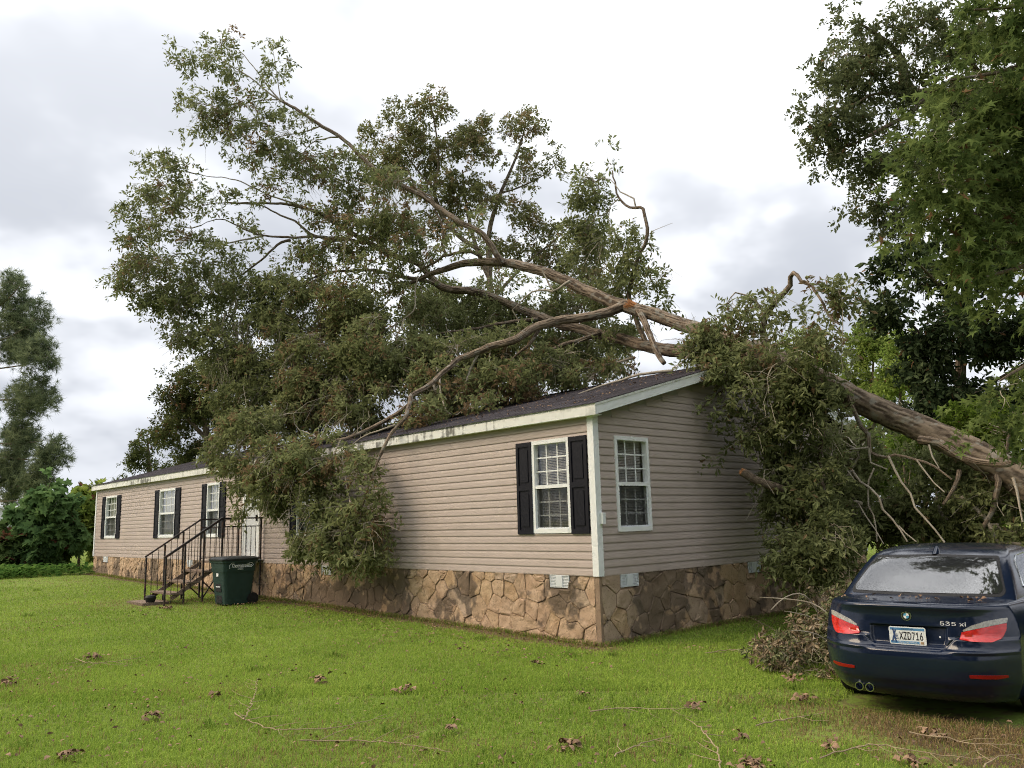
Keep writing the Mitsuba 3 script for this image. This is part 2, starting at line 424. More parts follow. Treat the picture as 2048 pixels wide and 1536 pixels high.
def window(w0, w1, to, shutters, owner, seed):
    """A single-hung window with a grid in the upper sash, a blind behind and a screen over the lower sash. to(s, d, z): along, outwards, up."""
    z0, z1, zm = WZ0, WZ1, (WZ0 + WZ1) / 2 - 0.01

    def B(mb, a, b, d0, d1, p, q):
        v = [to(s, d, z) for z in (p, q) for d in (d0, d1) for s in (a, b)]
        mb.add(v, [(0, 2, 3, 1), (4, 5, 7, 6), (0, 1, 5, 4), (2, 6, 7, 3), (0, 4, 6, 2), (1, 3, 7, 5)])
    key = part(owner, 'window', (lambda m: (B(m, w0 - 0.005, w0 + 0.05, -0.06, 0.034, z0 - 0.01, z1 + 0.01), B(m, w1 - 0.05, w1 + 0.005, -0.06, 0.034, z0 - 0.01, z1 + 0.01),
        B(m, w0 + 0.05, w1 - 0.05, -0.06, 0.034, z1 - 0.05, z1 + 0.01), B(m, w0 + 0.05, w1 - 0.05, -0.06, 0.040, z0 - 0.012, z0 + 0.055), m)[-1])(MB()), 'mat_white')
    a, b = w0 + 0.05, w1 - 0.05
    m = MB(); B(m, a, b, -0.045, 0.024, zm - 0.025, zm + 0.03); part(key, 'meeting_rail', m, 'mat_white')
    for lo, hi, dd in ((zm + 0.03, z1 - 0.05, -0.012), (z0 + 0.055, zm - 0.025, -0.04)):
        m = MB()
        for k in (1, 2):
            s = a + (b - a) * k / 3
            B(m, s - 0.009, s + 0.009, dd - 0.008, dd, lo, hi)
            z = lo + (hi - lo) * k / 3
            for q in range(3):
                B(m, a + (b - a) * q / 3 + (0.009 if q else 0), a + (b - a) * (q + 1) / 3 - (0.009 if q < 2 else 0), dd - 0.0075, dd - 0.0005, z - 0.009, z + 0.009)
        part(key, 'muntin_grid', m, 'mat_white')
        for q in range(3):
            for r in range(3):
                p0, p1 = a + (b - a) * q / 3, a + (b - a) * (q + 1) / 3
                y0, y1 = lo + (hi - lo) * r / 3, lo + (hi - lo) * (r + 1) / 3
                part(key, 'pane', MB().add([to(p0, dd - 0.010, y0), to(p1, dd - 0.010, y0), to(p1, dd - 0.010, y1), to(p0, dd - 0.010, y1)], [(0, 1, 2, 3)]), 'mat_pane')
    # insect screen over the lower sash
    part(key, 'insect_screen', MB().add([to(a, 0.003, z0 + 0.055), to(b, 0.003, z0 + 0.055), to(b, 0.003, zm - 0.025), to(a, 0.003, zm - 0.025)], [(0, 1, 2, 3)]), 'mat_screen')
    m = MB(); B(m, a, a + 0.02, -0.004, 0.010, z0 + 0.055, zm - 0.025); B(m, b - 0.02, b, -0.004, 0.010, z0 + 0.055, zm - 0.025); B(m, a + 0.02, b - 0.02, -0.004, 0.010, z0 + 0.055, z0 + 0.075)
    part(key, 'screen_frame', m, 'mat_vent')
    # blind
    m = MB(); r = np.random.default_rng(seed); tilt = r.uniform(0.5, 0.9) if seed in (1, 10) else 1.42
    z = z1 - 0.07
    while z > z0 + 0.03:
        hw_ = 0.011 if tilt < 1 else 0.0135
        dz, dd = hw_ * math.sin(tilt), hw_ * math.cos(tilt)
        e = r.normal(0, 0.0012, 2)
        A = [to(a + 0.012, -0.095 - dd, z + dz + e[0]), to(b - 0.012, -0.095 - dd, z + dz + e[1]), to(b - 0.012, -0.095 + dd, z - dz + e[1]), to(a + 0.012, -0.095 + dd, z - dz + e[0])]
        m.add(A, [(0, 1, 2, 3)])
        z -= 0.0245
    part(key, 'blind', m, 'mat_blind' if tilt < 1 else 'mat_shade', kind='stuff')
    m = MB(); B(m, a + 0.01, b - 0.01, -0.115, -0.08, z1 - 0.06, z1 - 0.025); part(key, 'blind_headrail', m, 'mat_blind')
    if seed == 1:
        m = MB(); B(m, a - 0.02, a + 0.16, -0.16, -0.14, z0, z1); part(key, 'curtain', m, 'mat_blind')
    for s0, s1 in shutters:
        m = MB(); t, bt = z1 + 0.005, z0 - 0.025
        mid = (t + bt) / 2
        for p in ((s0, s0 + 0.05, bt, t), (s1 - 0.05, s1, bt, t), (s0 + 0.05, s1 - 0.05, t - 0.07, t), (s0 + 0.05, s1 - 0.05, bt, bt + 0.07), (s0 + 0.05, s1 - 0.05, mid - 0.04, mid + 0.04)):
            B(m, p[0], p[1], 0.012, 0.046, p[2], p[3])
        B(m, s0 + 0.05, s1 - 0.05, 0.012, 0.030, bt + 0.07, mid - 0.04); B(m, s0 + 0.05, s1 - 0.05, 0.012, 0.030, mid + 0.04, t - 0.07)
        for lo, hi in ((bt + 0.07, mid - 0.04), (mid + 0.04, t - 0.07)):
            B(m, s0 + 0.085, s1 - 0.085, 0.030, 0.041, lo + 0.05, hi - 0.05)
        part(owner, 'shutter', m, 'mat_shutter')
    return key


for k, (a, b, _, s1, s2) in enumerate(wins):
    window(a, b, lambda s, d, z: (s, -d, z), (s1, s2), wall, 2 * k + (k == 0))
window(GW[0], GW[2], lambda s, d, z: (d, s, z), (), gwall, 10)
# storm door
door = part(wall, 'door', (lambda m: (m.box(DX0, DX0 + 0.07, -0.035, 0.05, Z0, DZ1), m.box(DX1 - 0.07, DX1, -0.035, 0.05, Z0, DZ1), m.box(DX0 + 0.07, DX1 - 0.07, -0.035, 0.05, DZ1 - 0.07, DZ1),
    m.box(DX0 + 0.07, DX0 + 0.17, -0.02, 0.02, Z0, DZ1 - 0.07), m.box(DX1 - 0.17, DX1 - 0.07, -0.02, 0.02, Z0, DZ1 - 0.07), m.box(DX0 + 0.17, DX1 - 0.17, -0.02, 0.02, Z0, Z0 + 0.22), m.box(DX0 + 0.17, DX1 - 0.17, -0.02, 0.02, DZ1 - 0.2, DZ1 - 0.07), m)[-1])(MB()), 'mat_white', label='white storm door at the top of the steps')
part(door, 'panel', MB().box(DX0 + 0.17, DX1 - 0.17, -0.004, 0.004, Z0 + 0.22, DZ1 - 0.2), 'mat_vent')
part(door, 'handle', MB().box(DX1 - 0.15, DX1 - 0.12, -0.06, -0.021, 1.95, 2.10), 'mat_dark')
# fascia, soffit, rake boards, roof
part(house, 'fascia', MB().box(-L - EX, EX, -EY, -EY + 0.025, FZ0, FZ1 - 0.012), 'mat_fascia', label='white fascia board stained with black mildew')
part(house, 'fascia', MB().box(-L - EX, EX, W + EY - 0.025, W + EY, FZ0, FZ1 - 0.012), 'mat_fascia')
part(house, 'soffit', MB().box(-L - EX + 0.01, EX - 0.03, -EY + 0.026, 0.02, FZ0 + 0.006, FZ0 + 0.016), 'mat_white')


def slab(x0, x1, d0, d1, mb):
    """A strip along both roof slopes, from eave to ridge, from d0 below the roof line to d1 above it."""
    h = (W + 2 * EY) / 2
    for side in (0, 1):
        def P(x, t, d):
            y = -EY + t * h
            return (x, y if side == 0 else W - y, FZ1 + RISE * t * h + d)
        v = [P(x, t, d) for d in (d0, d1) for t in (0, 1) for x in (x0, x1)]
        mb.add(v, [(0, 2, 3, 1), (4, 5, 7, 6), (0, 1, 5, 4), (2, 6, 7, 3), (0, 4, 6, 2), (1, 3, 7, 5)])
    return mb


roof = part(house, 'roof', slab(-L - EX + 0.02, EX - 0.024, -0.03, -0.004, MB()), 'mat_dark')
part(roof, 'rake_board', slab(EX - 0.022, EX, -0.17, -0.036, MB()), 'mat_white')
part(roof, 'rake_trim', slab(EX - 0.022, EX + 0.012, -0.034, -0.003, MB()), 'mat_fascia')
part(roof, 'rake_board', slab(-L - EX, -L - EX + 0.02, -0.17, -0.036, MB()), 'mat_white')
part(roof, 'drip_edge', MB().box(-L - EX, EX + 0.012, -EY - 0.012, -EY + 0.02, FZ1 - 0.011, FZ1 - 0.004), 'mat_fascia')
# the shingles: overlapping courses too flat to the eye to be picked apart
mb = MB(); h = (W + 2 * EY) / 2 + 0.02; n = 34; r = np.random.default_rng(8)
for side in (0, 1):
    for c in range(n):
        x = -L - EX - 0.02
        while x < EX + 0.02:
            x1 = min(x + r.uniform(0.6, 1.2), EX + 0.02) if side == 0 else EX + 0.02
            t0, t1 = c / n, min((c + 1.15) / n, 1)
            u = r.uniform(0, 0.004)
            v = []
            for t, d in ((t0, 0.0), (t0, 0.009 + u), (t1, 0.003)):
                y = -EY - 0.02 + t * h
                z = FZ1 + RISE * (t * h - 0.02) + d
                v += [(x, y if side == 0 else W - y, z), (x1, y if side == 0 else W - y, z)]
            mb.add(v, [(0, 1, 3, 2), (2, 3, 5, 4)] if side == 0 else [(0, 2, 3, 1), (2, 4, 5, 3)])
            x = x1
part(roof, 'shingles', mb, 'mat_shingle', kind='stuff')
part(roof, 'vent_pipe', MB().tube([(-20.5, 2.2, 4.0), (-20.5, 2.2, 4.35)], 0.04, 10), 'mat_vent')
part(gwall, 'utility_box', MB().box(0.034, 0.09, 0.035, 0.10, 1.70, 1.86), 'mat_white')

# ---- skirting: moulded stone, every stone a piece with a recessed joint
def skirt(length, top, bottom, seed, size):
    r = np.random.default_rng(seed)
    pts, nx = [], int(length / size)
    for i in range(nx + 1):
        for j in range(-1, 5):
            pts.append(((i + r.uniform(-0.49, 0.49) + 0.5 * (j % 2)) * size, (j + r.uniform(-0.49, 0.49)) * size * 0.86 + bottom))
    region = sbox(0.03, bottom, length - 0.03, top)
    cells = []
    raw = [q for q in (g.intersection(region) for g in voronoi_diagram(MultiPoint(pts), envelope=region.buffer(1)).geoms) if q.area > 0.004]
    r.shuffle(raw)
    used = set()
    for i, c in enumerate(raw):          # now and then two cells make one long stone
        if i in used:
            continue
        if r.uniform() < 0.30:
            for j in range(i + 1, len(raw)):
                if j not in used and raw[j].distance(c) < 1e-6:
                    u = c.union(raw[j])
                    if u.geom_type == 'Polygon' and u.area / u.convex_hull.area > 0.90:
                        used.add(j); c = u
                        break
        if c.area > 0.004:
            c = c.buffer(-0.030).buffer(r.uniform(0.0235, 0.0290), quad_segs=3)
            if isinstance(c, MultiPolygon):
                c = max(c.geoms, key=lambda q: q.area)
            if c.area > 0.003:
                cells.append(c)
    return cells


def stone_mesh(poly, r):
    """A cushion-faced stone: its outline, a bevel, and an uneven front."""
    poly = poly.simplify(0.008)
    o = np.array(poly.exterior.coords)[:-1]
    if not poly.exterior.is_ccw:
        o = o[::-1]
    c = np.array(poly.centroid.coords[0])
    n = len(o)
    d = r.uniform(0.010, 0.024)
    tilt = r.normal(0, 0.05, 2)
    rings = []
    for s, h in ((1.0, 0.0), (0.985, d * 0.8), (0.80, d), (0.42, d)):
        q = c + (o - c) * s
        e = (h + (q - c) @ tilt * (h > 0) + (r.normal(0, 0.005, n) if h else 0))
        rings.append(np.column_stack([q, np.maximum(e, 0.002) if h else np.full(n, -0.01)]))
    v = np.vstack(rings + [[[*c, d + r.normal(0, 0.003)]]])
    k = np.arange(n); f = []
    for a in range(3):
        f += [(a * n + i, a * n + (i + 1) % n, (a + 1) * n + (i + 1) % n) for i in k] + [(a * n + i, (a + 1) * n + (i + 1) % n, (a + 1) * n + i) for i in k]
    f += [(3 * n + i, 3 * n + (i + 1) % n, 4 * n) for i in k]
    return v, np.array(f)


r = np.random.default_rng(31)
SKF, SKG = 0.028, 0.028    # the skirting stands a little back of the siding's lip
sk = f'{house}__skirting'
scene[sk] = mikit.ply(MB().box(-L, -0.02, 0.0, 0.09, -0.25, Z0 - 0.002).mesh(), 'mat_mortar'); COUNT[sk] = 1
vents = [(-22.81, -22.33), (-15.3, -14.9), (-7.85, -7.45), (-0.98, -0.58)]
vbox = unary_union([sbox(a - 0.02, 0.75, b + 0.02, 1.0) for a, b in vents])
far = MB()
for c in skirt(L - 0.04, Z0 - 0.004, -0.08, 41, 0.30):
    c = Polygon([(x - L, z) for x, z in c.exterior.coords])
    if gz(c.centroid.x, 0) > c.bounds[3] - 0.02:
        continue
    c = c.difference(vbox)
    for g in getattr(c, 'geoms', [c]):
        if g.area < 0.003:
            continue
        v, f = stone_mesh(g, r)
        P = np.column_stack([v[:, 0], -v[:, 2] + 0.0, v[:, 1]])
        if c.centroid.x > -13:
            part(sk, 'stone', trimesh.Trimesh(P, f, process=False), STONES[r.choice(4, p=[0.38, 0.26, 0.12, 0.24])], smooth=35)
        else:
            far.add(P, f)
part(sk, 'stones', far, 'mat_stone_pink', kind='stuff')
skg = f'{house}__skirting_001'
scene[skg] = mikit.ply(MB().box(-0.09, 0.0, 0.0, W, -0.25, Z0 - 0.002).mesh(), 'mat_mortar'); COUNT[sk] = 2
gvents = [(0.46, 0.86), (3.88, 4.28)]
vbox = unary_union([sbox(a - 0.02, 0.74, b + 0.02, 1.0) for a, b in gvents])
for c in skirt(W - 0.02, Z0 - 0.004, -0.12, 47, 0.32):
    c = c.difference(vbox)
    for g in getattr(c, 'geoms', [c]):
        if g.area < 0.003 or g.bounds[3] < 0.02:
            continue
        v, f = stone_mesh(g, r)
        part(skg, 'stone', trimesh.Trimesh(np.column_stack([v[:, 2], v[:, 0], v[:, 1]]), f, process=False), STONES[r.choice(4, p=[0.30, 0.36, 0.20, 0.14])], smooth=35)
part(skg, 'corner_band', MB().box(-0.09, 0.012, -0.012, 0.04, -0.25, Z0 - 0.01), 'mat_mortar')


def vent(owner, a, b, to, z0=0.775, z1=0.96):
    def B(mb, p, q, d0, d1, lo, hi):
        v = [to(s, d, z) for z in (lo, hi) for d in (d0, d1) for s in (p, q)]
        mb.add(v, [(0, 2, 3, 1), (4, 5, 7, 6), (0, 1, 5, 4), (2, 6, 7, 3), (0, 4, 6, 2), (1, 3, 7, 5)])
    m = MB()
    B(m, a, b, -0.005, 0.020, z0, z0 + 0.012); B(m, a, b, -0.005, 0.020, z1 - 0.012, z1); B(m, a, a + 0.012, -0.005, 0.02, z0 + 0.012, z1 - 0.012); B(m, b - 0.012, b, -0.005, 0.02, z0 + 0.012, z1 - 0.012)
    w = (b - a) / 3
    B(m, a + w, b - w, -0.005, 0.024, z0 + 0.012, z1 - 0.012); B(m, a + 0.012, a + w, -0.006, 0.006, z0 + 0.012, z1 - 0.012); B(m, b - w, b - 0.012, -0.006, 0.006, z0 + 0.012, z1 - 0.012)
    key = part(owner, 'foundation_vent', m, 'mat_vent')
    m = MB()
    for k in range(7):
        z = z0 + 0.022 + k * 0.022
        for p, q in ((a + 0.014, a + w - 0.002), (b - w + 0.002, b - 0.014)):
            m.add([to(p, 0.006, z + 0.012), to(q, 0.006, z + 0.012), to(q, 0.019, z), to(p, 0.019, z)], [(0, 1, 2, 3)])
    part(key, 'louvers', m, 'mat_vent', kind='stuff')


for a, b in vents:
    vent(sk, a, b, lambda s, d, z: (s, -d, z))
for a, b in gvents:
    vent(skg, a, b, lambda s, d, z: (d, s, z))

# ------------------------------------------------------------------ entrance steps
st = thing('entrance_steps', 'rusty black iron-railed wooden steps up to the front door', 'steps')
G0 = float(gz(-11.2, -2.0))
part(st, 'landing', (lambda m: ([m.box(-11.9, -10.6, -1.02 + k * 0.146, -1.02 + k * 0.146 + 0.136, 1.00, 1.04) for k in range(7)], m)[-1])(MB()), 'mat_wood')
for k, (y, z) in enumerate([(-1.28, 0.86), (-1.62, 0.64), (-1.98, 0.42)]):
    part(st, 'tread', MB().box(-11.88, -10.62, y - 0.17, y + 0.12, z - 0.04, z), 'mat_wood')
part(st, 'base_slab', MB().box(-11.98, -10.95, -2.62, -2.05, G0 - 0.05, G0 + 0.06), 'mat_wood')
HB, HT = (-2.27, 1.19), (-1.02, 2.03)
for x in (-11.87, -10.63):
    big = x > -11
    part(st, 'handrail', MB().bar((x, HB[0] - 0.03, HB[1]), (x, HT[0], HT[1]), 0.05 if big else 0.035).bar((x, HT[0], HT[1] - 0.01), (x, -0.06, 2.02), 0.035), 'mat_rail')
    part(st, 'guard_rail', MB().bar((x, HT[0], 1.83), (x, -0.06, 1.83), 0.025).bar((x, HT[0], 1.10), (x, -0.06, 1.10), 0.025), 'mat_rail')
    for y, zt in ((-2.27, 1.18), (-1.86, None), (-1.44, None), (-1.02, 2.02), (-0.08, 2.01)):
        zt = zt or HB[1] + (y - HB[0]) / (HT[0] - HB[0]) * (HT[1] - HB[1]) - 0.015
        part(st, 'post', MB().box(x - 0.017, x + 0.017, y - 0.017, y + 0.017, G0 - 0.1, zt), 'mat_rail')
    for y in np.arange(-2.14, -1.05, 0.14):
        zt = HB[1] + (y - HB[0]) / (HT[0] - HB[0]) * (HT[1] - HB[1]) - 0.015
        zb = max(G0, 0.3 + (y + 2.0) * 0.62)
        part(st, 'baluster', MB().box(x - 0.006, x + 0.006, y - 0.006, y + 0.006, zb, zt), 'mat_rail')
    for y in np.arange(-0.9, -0.12, 0.115):
        part(st, 'baluster', MB().box(x - 0.006, x + 0.006, y - 0.006, y + 0.006, 1.10, 1.825), 'mat_rail')
    part(st, 'brace', MB().bar((x, -1.44, 0.25), (x, -1.05, 0.85), 0.025).bar((x + 0.03, -1.05, 0.25), (x + 0.03, -1.44, 0.62), 0.025), 'mat_rail')
    part(st, 'stringer', MB().bar((x + (0.03 if not big else -0.03), -2.12, 0.30), (x + (0.03 if not big else -0.03), -1.04, 0.98), 0.03, 0.09), 'mat_wood')
pot = MB().tube([(0, 0, 0), (0, 0, 0.02), (0, 0, 0.10), (0, 0, 0.12), (0, 0, 0.155), (0, 0, 0.16)], [0.085, 0.09, 0.12, 0.115, 0.095, 0.03], 14)
solo('flower_pot', pot.place(-11.05, -2.42, G0 + 0.055), 'mat_dark', 'small grey upturned pot at the foot of the entrance steps', 'flower pot', smooth=50)

# ------------------------------------------------------------------ wheeled bin
paint('mat_bin', mikit.proc(lambda p, n, uv: mix_((0.010, 0.030, 0.026), (0.022, 0.048, 0.042), f_(p.x * 6, p.y * 6, p.z * 3, 3))), 0.5, 0.4)
paint('mat_bin_lid', (0.010, 0.014, 0.016), 0.5, 0.4)
bn = thing('wheeled_bin', 'dark green wheeled trash cart with lid beside the entrance steps', 'trash cart')
BX, BY, BD = -9.70, -1.14, 2.0
BZ = float(gz(BX, BY))


def rring(hw, hd, r, z, n=5):
    q = sbox(-hw + r, -hd + r, hw - r, hd - r).buffer(r, quad_segs=n)
    c = np.array(q.exterior.coords)[:-1]
    return np.column_stack([c, np.full(len(c), z)])


def loft(rings, mb, cap=True):
    n = len(rings[0]); v = np.vstack(rings); f = []
    for a in range(len(rings) - 1):
        f += [(a * n + i, a * n + (i + 1) % n, (a + 1) * n + (i + 1) % n, (a + 1) * n + i) for i in range(n)]
    if cap:
        v = np.vstack([v, rings[0].mean(0)[None], rings[-1].mean(0)[None]])
        m = n * len(rings)
        fc = [((i + 1) % n, i, m, m) for i in range(n)] + [((len(rings) - 1) * n + i, (len(rings) - 1) * n + (i + 1) % n, m + 1, m + 1) for i in range(n)]
        f = [q for q in f]
        mb.add(v, f); mb.add(v, [q[:3] for q in fc])
    else:
        mb.add(v, f)
    return mb


m = loft([rring(0.27, 0.29, 0.06, 0.03), rring(0.275, 0.30, 0.07, 0.10), rring(0.315, 0.355, 0.08, 0.62), rring(0.318, 0.36, 0.08, 0.70), rring(0.335, 0.375, 0.08, 0.72), rring(0.345, 0.39, 0.08, 0.90), rring(0.37, 0.41, 0.08, 0.91), rring(0.372, 0.415, 0.08, 0.95)][::1], MB())
part(bn, 'body', m.place(BX, BY, BZ, BD), 'mat_bin', smooth=40)
m = loft([rring(0.385, 0.43, 0.09, 0.952), rring(0.39, 0.435, 0.09, 0.985), rring(0.33, 0.38, 0.10, 1.02), rring(0.2, 0.25, 0.12, 1.035)], MB())
part(bn, 'lid', m.place(BX, BY, BZ, BD), 'mat_bin_lid', smooth=40)
part(bn, 'catch_bar', MB().bar((-0.10, -0.335, 0.40), (0.10, -0.335, 0.40), 0.022).place(BX, BY, BZ, BD), 'mat_vent')
part(bn, 'grab_recess', MB().box(-0.13, 0.13, -0.338, -0.30, 0.30, 0.52).box(-0.13, 0.13, -0.312, -0.28, 0.06, 0.27).place(BX, BY, BZ, BD), 'mat_dark')
part(bn, 'sticker', MB().box(-0.05, 0.05, -0.372, -0.362, 0.62, 0.685).place(BX, BY, BZ, BD), 'mat_white')
for s in (-1, 1):
    w = trimesh.creation.cylinder(0.125, 0.05, sections=20)
    w.apply_transform(trimesh.transformations.rotation_matrix(math.pi / 2, (0, 1, 0)))
    w.apply_translation((s * 0.29, 0.32, 0.125))
    part(bn, 'wheel', MB().tm(w).place(BX, BY, BZ, BD), 'mat_dark', smooth=40)
part(bn, 'handle', MB().tube([(-0.30, 0.43, 0.90), (-0.28, 0.50, 0.93), (0.28, 0.50, 0.93), (0.30, 0.43, 0.90)], 0.016, 8).place(BX, BY, BZ, BD), 'mat_bin', smooth=40)
t1 = meshkit.text_mesh('Thomasville', 0.075, 0.003, bold=True)
v = t1.vertices; w = np.ptp(v[:, 0])
v = np.column_stack([v[:, 0] - w / 2 + 0.30 * v[:, 1], v[:, 1], v[:, 2]])
swash = MB().tube([(-w / 2 - 0.02, -0.02, 0.002), (-w / 2 - 0.035, 0.05, 0.002), (-w / 2 + 0.03, 0.105, 0.002), (-w / 2 + 0.10, 0.10, 0.002)], 0.006, 5).tube([(w / 2 - 0.05, 0.085, 0.002), (w / 2 + 0.04, 0.10, 0.002), (w / 2 + 0.06, 0.04, 0.002), (w / 2, 0.0, 0.002)], 0.006, 5)
t2 = meshkit.text_mesh('GEORGIA', 0.026, 0.003, bold=True)
lg = MB().add(v, t1.faces).tm(swash.mesh()).add(t2.vertices - [np.ptp(t2.vertices[:, 0]) / 2 + 0.01, 0.05, 0], t2.faces)
q = lg.mesh().vertices * [0.80, 1, 1]
q = np.column_stack([0.3435 + q[:, 2] + (q[:, 1]) * 0.055, q[:, 0], 0.80 + q[:, 1]])
part(bn, 'lettering', MB().add(q, lg.mesh().faces).place(BX, BY, BZ, BD), 'mat_white')
# ------------------------------------------------------------------ the car
scene['mat_car_paint'] = {'type': 'twosided', 'bsdf': {'type': 'roughplastic', 'diffuse_reflectance': rgb(0.005, 0.010, 0.027), 'int_ior': 1.55, 'alpha': 0.025, 'distribution': 'ggx'}}
scene['mat_car_glass'] = {'type': 'twosided', 'bsdf': {'type': 'principled', 'base_color': rgb(0.010, 0.011, 0.013), 'roughness': 0.03, 'eta': 2.3, 'clearcoat': 0.6, 'clearcoat_gloss': 1.0}}
paint('mat_lamp_red', mikit.proc(lambda p, n, uv: mix_((0.30, 0.006, 0.004), (0.52, 0.020, 0.012), f_(p.x * 30, p.y * 30, p.z * 45, 2))), 0.12, 0.6, clearcoat=1.0, clearcoat_gloss=0.95)
paint('mat_lamp_clear', mikit.proc(lambda p, n, uv: mix_((0.16, 0.155, 0.14), (0.36, 0.35, 0.32), n_(p.x * 140, p.y * 60, p.z * 60))), 0.12, 0.6, clearcoat=1.0, clearcoat_gloss=0.95)
paint('mat_reflector', (0.22, 0.006, 0.004), 0.3, 0.4)
paint('mat_chrome', (0.70, 0.71, 0.72), 0.18, 0.5, metallic=1.0)
paint('mat_tyre', (0.018, 0.018, 0.018), 0.8, 0.2)
paint('mat_plate_white', (0.62, 0.64, 0.66), 0.4, 0.4)
paint('mat_plate_blue', mikit.proc(lambda p, n, uv: mix_((0.05, 0.16, 0.33), (0.10, 0.24, 0.42), f_(p.x * 30, p.z * 30, 0, 2))), 0.4, 0.4)
paint('mat_plate_ink', (0.022, 0.022, 0.03), 0.5, 0.3)
paint('mat_plate_ribbon', (0.03, 0.055, 0.15), 0.4, 0.4)
paint('mat_badge_blue', (0.06, 0.26, 0.42), 0.25, 0.5)
car = thing('parked_car', 'dark blue sedan seen from behind, parked on the grass beside the house', 'car')
CX, CY, CZ, CA = 4.845, -1.43, -0.062, math.radians(7.5)
BODY = np.array([  # h, half width, rear s, rear bow
    (0.20, .800, .170, .30), (0.23, .825, .120, .32), (0.27, .850, .075, .33), (0.33, .880, .045, .34), (0.345, .886, .030, .34), (0.42, .908, .008, .35), (0.50, .918, .000, .35), (0.56, .922, .000, .35), (0.605, .923, .008, .35), (0.63, .923, .030, .345),
    (0.645, .922, .060, .34), (0.68, .920, .078, .335), (0.74, .916, .090, .33), (0.80, .908, .098, .33), (0.86, .896, .106, .33), (0.91, .880, .108, .335), (0.95, .862, .100, .34), (0.98, .846, .088, .345), (0.995, .835, .092, .35), (1.005, .822, .115, .355), (1.01, .80, .16, .36)])
GREEN = np.array([  # h, half width, rear s, front s, bow
    (0.985, .765, .58, 3.78, .14), (1.04, .752, .68, 3.64, .14), (1.10, .732, .775, 3.50, .14), (1.16, .711, .872, 3.38, .14), (1.22, .689, .972, 3.25, .14), (1.28, .664, 1.078, 3.12, .14), (1.33, .642, 1.175, 3.00, .14), (1.37, .626, 1.275, 2.90, .15), (1.40, .596, 1.38, 2.80, .17),
    (1.425, .558, 1.50, 2.70, .2), (1.445, .505, 1.66, 2.60, .24), (1.458, .42, 1.84, 2.52, .28), (1.466, .28, 2.0, 2.45, .25), (1.468, .02, 2.2, 2.3, .03)])


def interp(tab, h, k):
    from scipy.interpolate import PchipInterpolator
    return PchipInterpolator(tab[:, 0], tab[:, k])(np.clip(h, tab[0, 0], tab[-1, 0]))


def sm(a, b, x):
    t = np.clip((x - a) / (b - a), 0, 1)
    return t * t * (3 - 2 * t)


def body_pt(e, h, sgn):
    """Point of the lower body: e runs from the centre of the tail along the outline, round the corner and forward along the side."""
    e, h = np.broadcast_arrays(np.asarray(e, float), np.asarray(h, float))
    hw, s0, d = interp(BODY, h, 1), interp(BODY, h, 2), interp(BODY, h, 3)
    a = np.clip(e / hw, 0, 1)
    lat = a * hw
    s = s0 + d * (0.10 * a ** 2 + 0.90 * a ** 5)
    # bumper rises under the lamps, lid seam, number plate recess
    hb = 0.628 + 0.112 * sm(0.30, 0.47, lat)
    up = sm(0.33, 0.50, lat) * sm(0.60, 0.64, h) * (1 - sm(0.72, 0.745, h))
    s = s - 0.034 * up
    s = s + 0.009 * np.exp(-((h - hb) / 0.007) ** 2) * (lat < 0.60)
    rec = sm(0.650, 0.672, h) * (1 - sm(0.812, 0.822, h)) * (1 - sm(0.345, 0.375, lat + 0.25 * np.clip(0.72 - h, 0, 1)))
    s = s + 0.034 * rec
    side = np.clip(e - hw, 0, None)
    s = s + side
    s_end = 4.84 - 0.35
    lat = np.where(e > hw, hw * 1.0, lat)
    # plan taper towards tail and nose
    lat = lat * (1 - 0.14 * (1 - sm(0.0, 1.3, s)) - 0.05 * sm(3.9, 4.8, s))
    return np.stack([sgn * lat, s, h], -1)


def green_pt(e, h, sgn):
    e, h = np.broadcast_arrays(np.asarray(e, float), np.asarray(h, float))
    hw, s0, d = interp(GREEN, h, 1), interp(GREEN, h, 2), interp(GREEN, h, 4)
    a = np.clip(e / hw, 0, 1)
    s = s0 + d * (0.25 * a ** 2 + 0.75 * a ** 6) + np.clip(e - hw, 0, None)
    lat = np.where(e > hw, hw, a * hw)
    bulge = 1 + 0.035 * np.sin(np.clip((s - 0.8) / 2.6, 0, 1) * np.pi) * (e > hw)
    return np.stack([sgn * lat * bulge, s, h], -1)


def car_to_world(q):
    c, n = math.cos(CA), math.sin(CA)
    return np.stack([CX + q[..., 0] * c - q[..., 1] * n, CY + q[..., 0] * n + q[..., 1] * c, CZ + q[..., 2]], -1)


def carpart(name, mesh, m, parent=None, **kw):
    if hasattr(mesh, 'mesh'):
        mesh = mesh.mesh()
    return part(parent or car, name, trimesh.Trimesh(car_to_world(np.asarray(mesh.vertices)), mesh.faces, process=False), m, **kw)


